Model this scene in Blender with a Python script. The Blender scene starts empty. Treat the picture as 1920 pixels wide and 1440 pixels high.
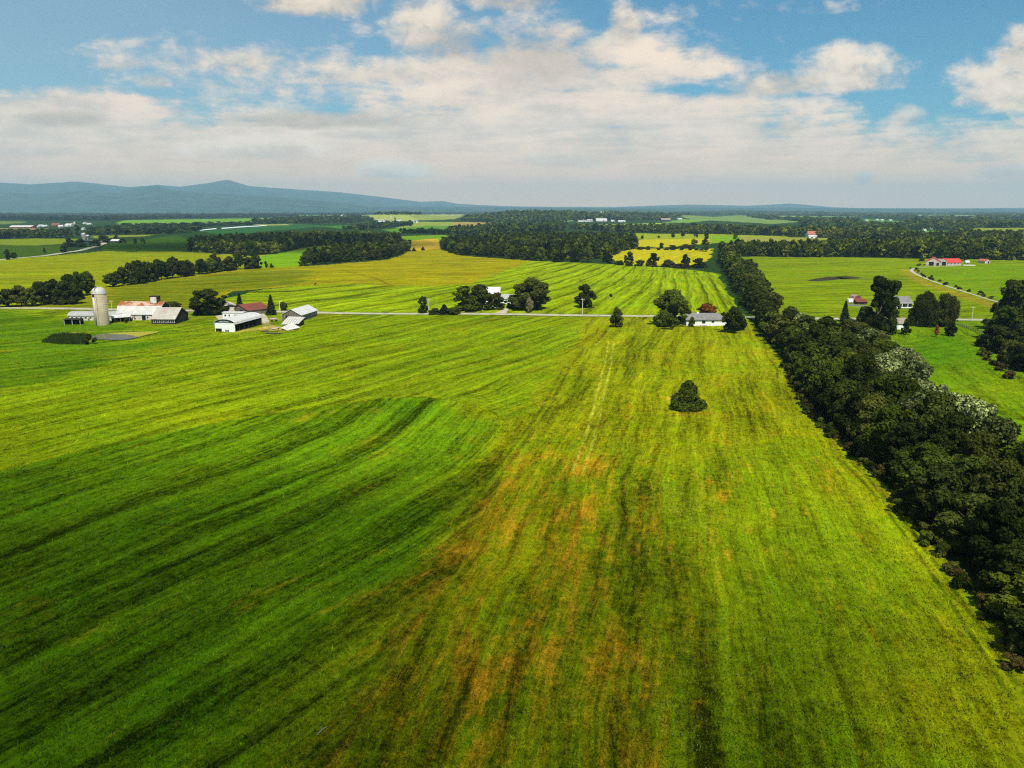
import bpy, math, random
import numpy as np
from mathutils import Vector, Matrix

# ------------------------------------------------------------------ camera, light, sky
SC = bpy.context.scene
COL = SC.collection
F, PITCH, H = 1461.0, math.atan((720 - 393) / 1461.0), 50.0
CP, SP = math.cos(PITCH), math.sin(PITCH)

cam = bpy.data.cameras.new('camera')
cam.sensor_width = 36.0
cam.lens = F / 1920 * 36.0
cam.clip_start = 0.5
cam.clip_end = 120000.0
cam_ob = bpy.data.objects.new('camera', cam)
cam_ob.location = (0, 0, H)
cam_ob.rotation_euler = (math.pi / 2 - PITCH, 0, 0)
COL.objects.link(cam_ob)
SC.camera = cam_ob

SUN_EL, SUN_AZ = math.radians(57), math.radians(168)      # azimuth from +Y towards +X: high and behind the camera
SUND = Vector((math.cos(SUN_EL) * math.sin(SUN_AZ), math.cos(SUN_EL) * math.cos(SUN_AZ), math.sin(SUN_EL)))
sun = bpy.data.lights.new('sun', 'SUN')
sun.energy = 4.6
sun.angle = math.radians(0.5)
sun.color = (1.0, 0.95, 0.86)
sun_ob = bpy.data.objects.new('sun', sun)
sun_ob.rotation_euler = SUND.to_track_quat('Z', 'Y').to_euler()
sun_ob.location = (0, -200, 400)
COL.objects.link(sun_ob)

SC.view_settings.view_transform = 'Standard'
SC.view_settings.look = 'None'
SC.view_settings.exposure = 0.55
SC.view_settings.gamma = 1.0
SC.view_settings.use_curve_mapping = False
SC.render.engine = 'CYCLES'
SC.cycles.max_bounces = 6
SC.cycles.diffuse_bounces = 3
SC.cycles.glossy_bounces = 2
SC.cycles.transparent_max_bounces = 12
SC.cycles.volume_bounces = 0
SC.cycles.use_denoising = False
SC.cycles.pixel_filter_type = 'BLACKMAN_HARRIS'
SC.cycles.filter_width = 1.2
SC.cycles.sample_clamp_indirect = 4.0


class NT:
    """little helper for building node trees"""
    def __init__(s, tree):
        s.t = tree

    def n(s, kind, **kw):
        nd = s.t.nodes.new(kind)
        for k, v in kw.items():
            setattr(nd, k, v)
        return nd

    def put(s, sock, v):
        if isinstance(v, bpy.types.NodeSocket):
            s.t.links.new(v, sock)
        elif v is not None:
            sock.default_value = v

    def m(s, op, a, b=None, c=None, clamp=False):
        nd = s.n('ShaderNodeMath', operation=op)
        nd.use_clamp = clamp
        s.put(nd.inputs[0], a)
        if b is not None:
            s.put(nd.inputs[1], b)
        if c is not None:
            s.put(nd.inputs[2], c)
        return nd.outputs[0]

    def vec(s, x, y, z=0.0):
        nd = s.n('ShaderNodeCombineXYZ')
        s.put(nd.inputs[0], x); s.put(nd.inputs[1], y); s.put(nd.inputs[2], z)
        return nd.outputs[0]

    def noise(s, v, scale, detail=4.0, rough=0.55, dist=0.0, col=False):
        nd = s.n('ShaderNodeTexNoise')
        s.put(nd.inputs['Vector'], v)
        nd.inputs['Scale'].default_value = scale
        nd.inputs['Detail'].default_value = detail
        nd.inputs['Roughness'].default_value = rough
        nd.inputs['Distortion'].default_value = dist
        return nd.outputs['Color' if col else 'Fac']

    def ss(s, x, a, b, lo=0.0, hi=1.0):
        nd = s.n('ShaderNodeMapRange', interpolation_type='SMOOTHSTEP')
        s.put(nd.inputs['Value'], x)
        s.put(nd.inputs['From Min'], a); s.put(nd.inputs['From Max'], b)
        s.put(nd.inputs['To Min'], lo); s.put(nd.inputs['To Max'], hi)
        return nd.outputs[0]

    def mix(s, f, a, b, blend='MIX'):
        nd = s.n('ShaderNodeMix', data_type='RGBA', blend_type=blend)
        s.put(nd.inputs[0], f)
        for i, v in ((6, a), (7, b)):
            if isinstance(v, (tuple, list)) and len(v) == 3:
                v = (*v, 1.0)
            s.put(nd.inputs[i], v)
        return nd.outputs[2]


def lin(c):
    c = c / 255.0
    return c / 12.92 if c <= 0.04045 else ((c + 0.055) / 1.055) ** 2.4


def UV(px, py):
    u, v = (px - 960) / F, (720 - py) / F
    d = CP + v * SP
    return u / d, (-SP + v * CP) / d


def build_world():
    w = bpy.data.worlds.new('World')
    SC.world = w
    w.use_nodes = True
    t = w.node_tree
    for nd in list(t.nodes):
        t.nodes.remove(nd)
    T = NT(t)
    co = T.n('ShaderNodeTexCoord').outputs['Generated']
    sep = T.n('ShaderNodeSeparateXYZ'); T.put(sep.inputs[0], co)
    x, y, z = sep.outputs
    sky = T.n('ShaderNodeTexSky', sky_type='NISHITA')
    sky.sun_disc = False
    sky.sun_elevation = SUN_EL
    sky.sun_rotation = SUN_AZ
    sky.altitude = 100
    sky.air_density = 1.0
    sky.dust_density = 0.6
    sky.ozone_density = 2.0
    S = 0.1                                        # background strength
    base = T.mix(1.0, sky.outputs[0], (0.29, 0.60, 0.68), 'MULTIPLY')
    base = T.mix(T.ss(x, 0.25, -0.5, 0.0, 0.30), base, (0.40 / S, 0.44 / S, 0.44 / S))   # milky air on that side
    yy = T.m('MAXIMUM', y, 0.08)
    U = T.m('DIVIDE', x, yy)
    V = T.m('DIVIDE', z, yy)
    zz = T.m('ADD', T.m('MAXIMUM', z, 0.0), 0.035)
    P = T.vec(T.m('DIVIDE', x, zz), T.m('DIVIDE', y, zz), 0.0)
    UVv = T.vec(U, V, 0.0)
    n_big = T.noise(P, 0.55, 6, 0.6, 0.6)
    n_str = T.noise(T.vec(T.m('DIVIDE', x, zz), T.m('MULTIPLY', T.m('DIVIDE', y, zz), 1.0), 3.7), 1.7, 6, 0.62, 0.3)
    n_uv = T.noise(T.vec(U, T.m('MULTIPLY', V, 1.9), 0.0), 9.0, 7, 0.6, 0.25)
    n_fine = T.noise(T.vec(U, T.m('MULTIPLY', V, 1.5), 5.0), 26.0, 6, 0.6, 0.3)

    def blob(px, py, sx, sy):
        u0, v0 = UV(px, py)
        a = T.m('DIVIDE', T.m('SUBTRACT', U, u0), sx / F)
        b = T.m('DIVIDE', T.m('SUBTRACT', V, v0), sy / F)
        return T.m('ADD', T.m('MULTIPLY', a, a), T.m('MULTIPLY', b, b)), b

    # thin layered veil: coverage by direction
    cov = T.m('ADD', T.ss(V, 0.18, 0.07, 0.0, 0.78), T.m('MULTIPLY', T.ss(U, 0.0, -0.5), T.ss(V, 0.05, 0.16, 0.0, -0.10)))
    n_edge = T.noise(T.vec(U, T.m('MULTIPLY', V, 1.4), 9.0), 62.0, 5, 0.62, 0.2)
    for px, py, sx, sy, amt in ((1250, 110, 330, 60, .42), (1500, 20, 260, 30, .34), (1040, 190, 330, 60, .35), (420, 110, 210, 40, .40), (90, 190, 240, 22, .35), (330, 150, 260, 60, .10),
                                (780, 130, 200, 26, .36), (120, 250, 260, 40, .22), (1650, 160, 180, 90, -.42), (1720, 60, 190, 60, -.40),
                                (330, 205, 200, 30, -.25), (560, 175, 100, 30, -.12), (1290, 165, 120, 13, -.30),
                                (1870, 310, 160, 90, -.20), (1000, 60, 120, 40, .22)):
        d2, _ = blob(px, py, sx, sy)
        g = T.m('EXPONENT', T.m('MULTIPLY', d2, -1.0))
        cov = T.m('ADD', cov, T.m('MULTIPLY', g, amt))
    dens = T.m('ADD', cov, T.m('ADD', T.m('MULTIPLY', T.m('SUBTRACT', n_big, 0.5), 0.9),
                               T.m('ADD', T.m('MULTIPLY', T.m('SUBTRACT', n_str, 0.5), 0.55), T.m('ADD', T.m('MULTIPLY', T.m('SUBTRACT', n_uv, 0.5), 1.15), T.m('MULTIPLY', T.m('SUBTRACT', n_fine, 0.5), 0.75)))))
    a_veil = T.ss(dens, 0.12, 0.62, 0.0, 0.93)
    shade = T.ss(T.m('ADD', T.m('ADD', T.m('MULTIPLY', n_uv, 0.5), T.m('MULTIPLY', n_fine, 0.2)), T.m('MULTIPLY', n_str, 0.3)), 0.38, 0.60)
    WHITE, GREY = (0.79 / S, 0.625 / S, 0.48 / S), (0.54 / S, 0.46 / S, 0.385 / S)
    c_veil = T.mix(shade, GREY, WHITE)
    colr = T.mix(a_veil, base, c_veil)
    # pale band of air low over the horizon
    low = T.ss(V, 0.10, 0.0, 0.0, 0.85)
    colr = T.mix(low, colr, (1.25 / S, 0.68 / S, 0.32 / S))

    # single cumulus heaps
    for px, py, sx, sy, soft, flat, gl, tone in (
            (590, -6, 120, 46, .5, .5, .75, 1.0), (960, -12, 85, 40, .5, .5, .7, .95), (790, 45, 66, 62, .7, .3, .85, 1.0),
            (850, 80, 60, 40, .9, .3, .35, .85), (1010, 110, 120, 62, 1.0, .3, .30, .85), (1172, 42, 34, 36, .7, .3, .75, .95),
            (1590, 138, 112, 52, .42, .75, .95, 1.05), (1450, 158, 70, 26, .9, .6, .3, .85), (1905, 160, 115, 70, .35, .6, 1.0, 1.05),
            (1930, 90, 62, 52, .4, .5, .9, 1.0), (1400, 162, 60, 24, .8, .4, .8, 1.0), (288, 152, 34, 19, .7, .4, .9, 1.0),
            (450, 115, 85, 22, 1.1, .4, .8, 1.0), (640, 140, 90, 17, .9, .4, .9, 1.0), (780, 130, 120, 24, .9, .4, .85, 1.0),
            (1480, 235, 30, 16, .9, .4, .7, .95), (1620, 333, 22, 14, .8, .4, .85, 1.0), (40, 225, 70, 34, .9, .4, .75, 1.0),
            (480, 280, 170, 30, .8, .5, .95, 1.16), (740, 318, 80, 24, .7, .5, .95, 1.18), (600, 226, 190, 19, .9, .5, .10, .84), (120, 222, 90, 16, .9, .4, .1, .84), (60, 282, 90, 14, .9, .4, .8, 1.1), (1060, 300, 110, 16, .9, .4, .7, 1.08),
            (1700, 215, 40, 22, .9, .4, .8, 1.0), (1885, 320, 60, 16, .9, .4, .8, 1.0), (225, 118, 60, 14, 1.1, .4, .8, 1.0)):
        d2, b = blob(px, py, sx, sy)
        edge = T.m('ADD', T.m('SUBTRACT', 1.0, d2), T.m('MULTIPLY', T.m('SUBTRACT', n_fine, 0.5), 2.1 * (0.6 + 0.5 * soft)))
        edge = T.m('ADD', edge, T.m('ADD', T.m('MULTIPLY', T.m('SUBTRACT', n_uv, 0.5), 2.2), T.m('MULTIPLY', T.m('SUBTRACT', n_edge, 0.5), 0.9)))
        if flat > 0.45:                            # flat base
            edge = T.m('SUBTRACT', edge, T.m('MULTIPLY', T.m('MAXIMUM', T.m('SUBTRACT', T.m('MULTIPLY', b, -1.0), 0.45), 0.0), 3.0 * flat))
        al = T.ss(edge, -0.3, soft + .45, 0.0, 0.96 if soft < .8 else 0.78)
        lit = T.ss(T.m('ADD', T.m('ADD', T.m('MULTIPLY', b, 0.45), T.m('MULTIPLY', T.m('SUBTRACT', n_fine, 0.5), 2.4)), T.m('MULTIPLY', T.m('SUBTRACT', n_uv, 0.5), 1.4)),
                   -0.85 + (1 - gl) * 0.8, 0.35 + (1 - gl) * 1.2)
        k = tone / S
        cc = T.mix(lit, (0.43 * k, 0.37 * k, 0.315 * k), (0.70 * k, 0.59 * k, 0.47 * k))
        al = T.m('MULTIPLY', al, T.ss(y, 0.1, 0.2))
        colr = T.mix(al, colr, cc)
    bg = T.n('ShaderNodeBackground')
    T.put(bg.inputs[0], colr)
    bg.inputs[1].default_value = S
    out = T.n('ShaderNodeOutputWorld')
    t.links.new(bg.outputs[0], out.inputs[0])


build_world()


# ------------------------------------------------------------------ terrain maths
def ease(a, b, x):
    t = np.clip((x - a) / (b - a), 0, 1)
    return t * t * (3 - 2 * t)


def hgt(x, y):
    """height of the land: gentle swells near, wooded rises far away"""
    x = np.asarray(x, float); y = np.asarray(y, float)
    d = np.hypot(x, y)
    z = 0.35 * np.sin(x * 0.021 + 0.7) * np.sin(y * 0.017 + 1.1) + 0.22 * np.sin(x * 0.051 - y * 0.043)
    z = z * ease(30, 120, d)
    z = z + 0.0011 * np.minimum(np.maximum(y - 900, 0), 1500) * np.sin(x * 0.0021 + y * 0.0016)
    for cx, cy, sx, sy, hh in ((120, 3700, 330, 500, 40), (700, 4700, 420, 500, 34), (-620, 4300, 260, 400, 30), (2500, 9000, 900, 900, 40), (1300, 11500, 1500, 900, 60)):
        z = z + hh * np.exp(-((x - cx) / sx) ** 2 - ((y - cy) / sy) ** 2)
    return z


HILLS = ((120, 3700, 330, 500, 40), (700, 4700, 420, 500, 34), (-620, 4300, 260, 400, 30), (2500, 9000, 900, 900, 40), (1300, 11500, 1500, 900, 60))


def hs(x, y):
    """the same height for one point, in plain floats"""
    d = math.hypot(x, y)
    t = min(1.0, max(0.0, (d - 30) / 90)); t = t * t * (3 - 2 * t)
    z = (0.35 * math.sin(x * 0.021 + 0.7) * math.sin(y * 0.017 + 1.1) + 0.22 * math.sin(x * 0.051 - y * 0.043)) * t
    if y > 900:
        z += 0.0011 * min(y - 900, 1500) * math.sin(x * 0.0021 + y * 0.0016)
        for cx, cy, sx, sy, hh in HILLS:
            z += hh * math.exp(-((x - cx) / sx) ** 2 - ((y - cy) / sy) ** 2)
    return z


def ray(px, py):
    u, v = (px - 960) / F, (720 - py) / F
    return u, CP + v * SP, -SP + v * CP


def G(px, py):
    """point of the land seen at a photograph pixel"""
    dx, dy, dz = ray(px, py)
    if dz > -0.0016:
        dz = -0.0016
    t = 40.0
    prev = t
    while t < 60000:
        x, y, z = dx * t, dy * t, H + dz * t
        if z <= hs(x, y):
            lo, hi = prev, t
            for _ in range(24):
                mid = (lo + hi) / 2
                if H + dz * mid <= hs(dx * mid, dy * mid):
                    hi = mid
                else:
                    lo = mid
            return dx * hi, dy * hi
        prev = t
        t *= 1.02
    return dx * t, dy * t


def ZAT(py, px, y):
    """height of a point at pixel row py and distance y"""
    dx, dy, dz = ray(px, py)
    return H + dz * y / dy


def g3(px, py, up=0.0):
    x, y = G(px, py)
    return Vector((x, y, hs(x, y) + up))


# ------------------------------------------------------------------ materials
K = 1.5          # how bright a sunlit level surface of albedo 1 shows


def alb(r, g, b):
    return tuple(max(0.002, min(0.85, lin(c) / K)) for c in (r, g, b))


MATS = {}


def material(name, colour, rough=0.85, spec=0.2, var=0.25, scale=0.6, metal=0.0, streak=None, bump=0.0, colour2=None, c2=(0.5, 0.62), stretch=(1, 1, 1)):
    if name in MATS:
        return MATS[name]
    m = bpy.data.materials.new(name)
    m.use_nodes = True
    t = m.node_tree
    T = NT(t)
    b = t.nodes['Principled BSDF']
    co = T.n('ShaderNodeTexCoord').outputs['Object']
    mp = T.n('ShaderNodeMapping'); T.put(mp.inputs[0], co)
    mp.inputs['Scale'].default_value = stretch
    n1 = T.noise(mp.outputs[0], scale, 6, 0.62)
    hi = tuple(min(1, c * (1 + var)) for c in colour)
    lo = tuple(c * (1 - var) for c in colour)
    c = T.mix(T.ss(n1, 0.3, 0.7), lo, hi)
    if colour2:
        n2 = T.noise(mp.outputs[0], scale * 0.7, 7, 0.65, 0.4)
        c = T.mix(T.ss(n2, *c2), c, colour2)
    if streak:                                     # corrugation / boards: (axis, period, depth)
        sp = T.n('ShaderNodeSeparateXYZ'); T.put(sp.inputs[0], co)
        w = T.m('SINE', T.m('MULTIPLY', sp.outputs[streak[0]], 2 * math.pi / streak[1]))
        c = T.mix(T.ss(w, 0.1, 0.9, 0.0, streak[2]), c, tuple(v * 0.45 for v in colour))
    T.put(b.inputs['Base Color'], c)
    b.inputs['Roughness'].default_value = rough
    b.inputs['Specular IOR Level'].default_value = spec
    b.inputs['Metallic'].default_value = metal
    if bump:
        bn = T.n('ShaderNodeBump'); bn.inputs['Strength'].default_value = bump; bn.inputs['Distance'].default_value = 0.05
        T.put(bn.inputs['Height'], n1)
        T.put(b.inputs['Normal'], bn.outputs[0])
    MATS[name] = m
    return m


def leaf_material(name, colour, light=None, trans=0.22, var=0.55, gloss=0.0):
    if name in MATS:
        return MATS[name]
    m = bpy.data.materials.new(name)
    m.use_nodes = True
    t = m.node_tree
    T = NT(t)
    for nd in list(t.nodes):
        t.nodes.remove(nd)
    geo = T.n('ShaderNodeNewGeometry')
    oi = T.n('ShaderNodeObjectInfo')
    at = T.n('ShaderNodeAttribute', attribute_name='tint')
    r = geo.outputs['Random Per Island']
    k = T.m('ADD', T.m('MULTIPLY', T.m('SUBTRACT', r, 0.5), var * 1.6), 1.0)
    k = T.m('MULTIPLY', k, T.m('ADD', T.m('MULTIPLY', T.m('SUBTRACT', oi.outputs['Random'], 0.5), 0.85), 1.0))
    k = T.m('MULTIPLY', k, T.m('ADD', T.m('MULTIPLY', at.outputs['Fac'], 1.0), 1.0))
    light = light or tuple(c * f for c, f in zip(colour, (1.7, 1.35, 1.0)))
    hue = T.m('ADD', T.m('MULTIPLY', oi.outputs['Random'], 0.5), T.m('MULTIPLY', at.outputs['Fac'], 0.6), clamp=True)
    c = T.mix(hue, colour, light)
    sc = T.n('ShaderNodeVectorMath', operation='SCALE')
    T.put(sc.inputs[0], c); T.put(sc.inputs['Scale'], k)
    d = T.n('ShaderNodeBsdfDiffuse'); T.put(d.inputs[0], sc.outputs[0])
    tr = T.n('ShaderNodeBsdfTranslucent'); T.put(tr.inputs[0], sc.outputs[0])
    mx = T.n('ShaderNodeMixShader'); mx.inputs[0].default_value = trans
    t.links.new(d.outputs[0], mx.inputs[1]); t.links.new(tr.outputs[0], mx.inputs[2])
    last = mx
    if gloss:
        gl = T.n('ShaderNodeBsdfGlossy'); gl.inputs['Roughness'].default_value = 0.45
        gl.inputs[0].default_value = (0.8, 0.85, 0.75, 1)
        m2 = T.n('ShaderNodeMixShader'); m2.inputs[0].default_value = gloss
        t.links.new(mx.outputs[0], m2.inputs[1]); t.links.new(gl.outputs[0], m2.inputs[2])
        last = m2
    o = T.n('ShaderNodeOutputMaterial')
    t.links.new(last.outputs[0], o.inputs[0])
    MATS[name] = m
    return m


LEAF = {
    'dark': leaf_material('dark_leaves', (0.026, 0.038, 0.006), light=(0.060, 0.070, 0.012)),
    'green': leaf_material('green_leaves', (0.040, 0.064, 0.006), light=(0.088, 0.104, 0.012)),
    'olive': leaf_material('olive_leaves', (0.052, 0.060, 0.010), light=(0.088, 0.092, 0.016)),
    'silver': leaf_material('silver_leaves', (0.085, 0.108, 0.026), light=(0.31, 0.35, 0.13), var=1.2),
    'fresh': leaf_material('fresh_leaves', (0.052, 0.074, 0.007)),
    'red': leaf_material('red_leaves', (0.115, 0.048, 0.008)),
    'rust': leaf_material('rust_leaves', (0.19, 0.075, 0.016)),
    'needle': leaf_material('needles', (0.012, 0.022, 0.007), trans=0.1),
    'willow': leaf_material('willow_leaves', (0.040, 0.050, 0.008)),
    'brown': leaf_material('brown_shrub_leaves', (0.050, 0.043, 0.012)),
    'wood': leaf_material('woodland_leaves', (0.036, 0.056, 0.005), light=(0.092, 0.098, 0.008), var=0.6),
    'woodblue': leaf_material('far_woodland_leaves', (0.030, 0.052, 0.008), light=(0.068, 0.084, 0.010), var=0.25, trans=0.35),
    'pale': leaf_material('pale_leaves', (0.14, 0.14, 0.075)),
}
M_BARK = material('bark', (0.07, 0.055, 0.04), var=0.4, scale=2.0, bump=0.4)


# ------------------------------------------------------------------ mesh helpers
def mesh_np(name, v, f, mat, tint=None, smooth=False):
    """mesh from numpy arrays: v (n,3), f (m,k)"""
    me = bpy.data.meshes.new(name)
    v = np.ascontiguousarray(v, np.float32); f = np.ascontiguousarray(f, np.int32)
    n, k = f.shape
    me.vertices.add(len(v)); me.vertices.foreach_set('co', v.ravel())
    me.loops.add(n * k); me.loops.foreach_set('vertex_index', f.ravel())
    me.polygons.add(n)
    me.polygons.foreach_set('loop_start', np.arange(n, dtype=np.int32) * k)
    if tint is not None:
        a = me.attributes.new('tint', 'FLOAT', 'FACE')
        a.data.foreach_set('value', np.ascontiguousarray(tint, np.float32))
    me.update(calc_edges=True)
    if smooth:
        me.polygons.foreach_set('use_smooth', np.ones(n, bool))
    if mat:
        me.materials.append(mat)
    return me


def link(name, me, parent=None, loc=None):
    o = bpy.data.objects.new(name, me)
    COL.objects.link(o)
    if parent is not None:
        o.parent = parent
    if loc is not None:
        o.location = loc
    return o


def tag(o, label=None, cat=None, group=None, kind=None):
    if label: o['label'] = label
    if cat: o['category'] = cat
    if group: o['group'] = group
    if kind: o['kind'] = kind
    return o


def thing(name, label, cat, loc, rz=0.0, group=None):
    o = bpy.data.objects.new(name, None)
    o.empty_display_size = 0.5
    COL.objects.link(o)
    o.location = loc
    o.rotation_euler = (0, 0, rz)
    return tag(o, label, cat, group)


class MB:
    def __init__(s):
        s.v, s.f = [], []

    def add(s, vs, fs):
        o = len(s.v)
        s.v += [tuple(p) for p in vs]
        s.f += [tuple(i + o for i in q) for q in fs]
        return s

    def box(s, x0, x1, y0, y1, z0, z1):
        return s.add([(x0, y0, z0), (x1, y0, z0), (x1, y1, z0), (x0, y1, z0), (x0, y0, z1), (x1, y0, z1), (x1, y1, z1), (x0, y1, z1)],
                     [(3, 2, 1, 0), (4, 5, 6, 7), (0, 1, 5, 4), (1, 2, 6, 5), (2, 3, 7, 6), (3, 0, 4, 7)])

    def prism(s, poly, y0, y1):
        """(x, z) outline swept along y"""
        n = len(poly)
        vs = [(x, y0, z) for x, z in poly] + [(x, y1, z) for x, z in poly]
        return s.add(vs, [tuple(range(n)), tuple(range(2 * n - 1, n - 1, -1))] + [(i, i + n, (i + 1) % n + n, (i + 1) % n) for i in range(n)])

    def slab(s, quad, th):
        """four top corners, given thickness downwards"""
        q = [Vector(p) for p in quad]
        lo = [p - Vector((0, 0, th)) for p in q]
        return s.add(q + lo, [(0, 1, 2, 3), (7, 6, 5, 4), (0, 4, 5, 1), (1, 5, 6, 2), (2, 6, 7, 3), (3, 7, 4, 0)])

    def tube(s, p0, p1, r0, r1, n=8, cap=True):
        p0, p1 = Vector(p0), Vector(p1)
        q = (p1 - p0).to_track_quat('Z', 'Y')
        vs = []
        for p, r in ((p0, r0), (p1, r1)):
            for i in range(n):
                a = 2 * math.pi * i / n
                vs.append(p + q @ Vector((r * math.cos(a), r * math.sin(a), 0)))
        fs = [(i, (i + 1) % n, (i + 1) % n + n, i + n) for i in range(n)]
        if cap:
            fs += [tuple(range(n - 1, -1, -1)), tuple(range(n, 2 * n))]
        return s.add(vs, fs)

    def lathe(s, prof, n=24):
        vs, fs = [], []
        for r, z in prof:
            for i in range(n):
                a = 2 * math.pi * i / n
                vs.append((r * math.cos(a), r * math.sin(a), z))
        for j in range(len(prof) - 1):
            for i in range(n):
                k = (i + 1) % n
                fs.append((j * n + i, j * n + k, (j + 1) * n + k, (j + 1) * n + i))
        fs.append(tuple(range((len(prof) - 1) * n, len(prof) * n)))
        return s.add(vs, fs)

    def mesh(s, name, mat, smooth=False):
        me = bpy.data.meshes.new(name)
        me.from_pydata(s.v, [], s.f)
        me.update()
        if smooth:
            for p in me.polygons:
                p.use_smooth = True
        if mat:
            me.materials.append(mat)
        return me

    def obj(s, name, mat, parent=None, smooth=False, loc=None):
        return link(name, s.mesh(name, mat, smooth), parent, loc)


# ------------------------------------------------------------------ the ground, one sheet out to the horizon
rng = np.random.default_rng(7)


def inside(x, y, poly):
    r = np.zeros(x.shape, bool)
    n = len(poly)
    for i in range(n):
        x0, y0 = poly[i]; x1, y1 = poly[(i + 1) % n]
        if y0 == y1:
            continue
        c = (y0 > y) != (y1 > y)
        r ^= c & (x < (x1 - x0) * (y - y0) / (y1 - y0) + x0)
    return r


def W(*pts):
    return [G(*p) for p in pts]


def dist_poly(x, y, pts):
    d = np.full(x.shape, 1e9)
    for (x0, y0), (x1, y1) in zip(pts[:-1], pts[1:]):
        dx, dy = x1 - x0, y1 - y0
        t = np.clip(((x - x0) * dx + (y - y0) * dy) / (dx * dx + dy * dy), 0, 1)
        d = np.minimum(d, np.hypot(x - x0 - t * dx, y - y0 - t * dy))
    return d


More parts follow.
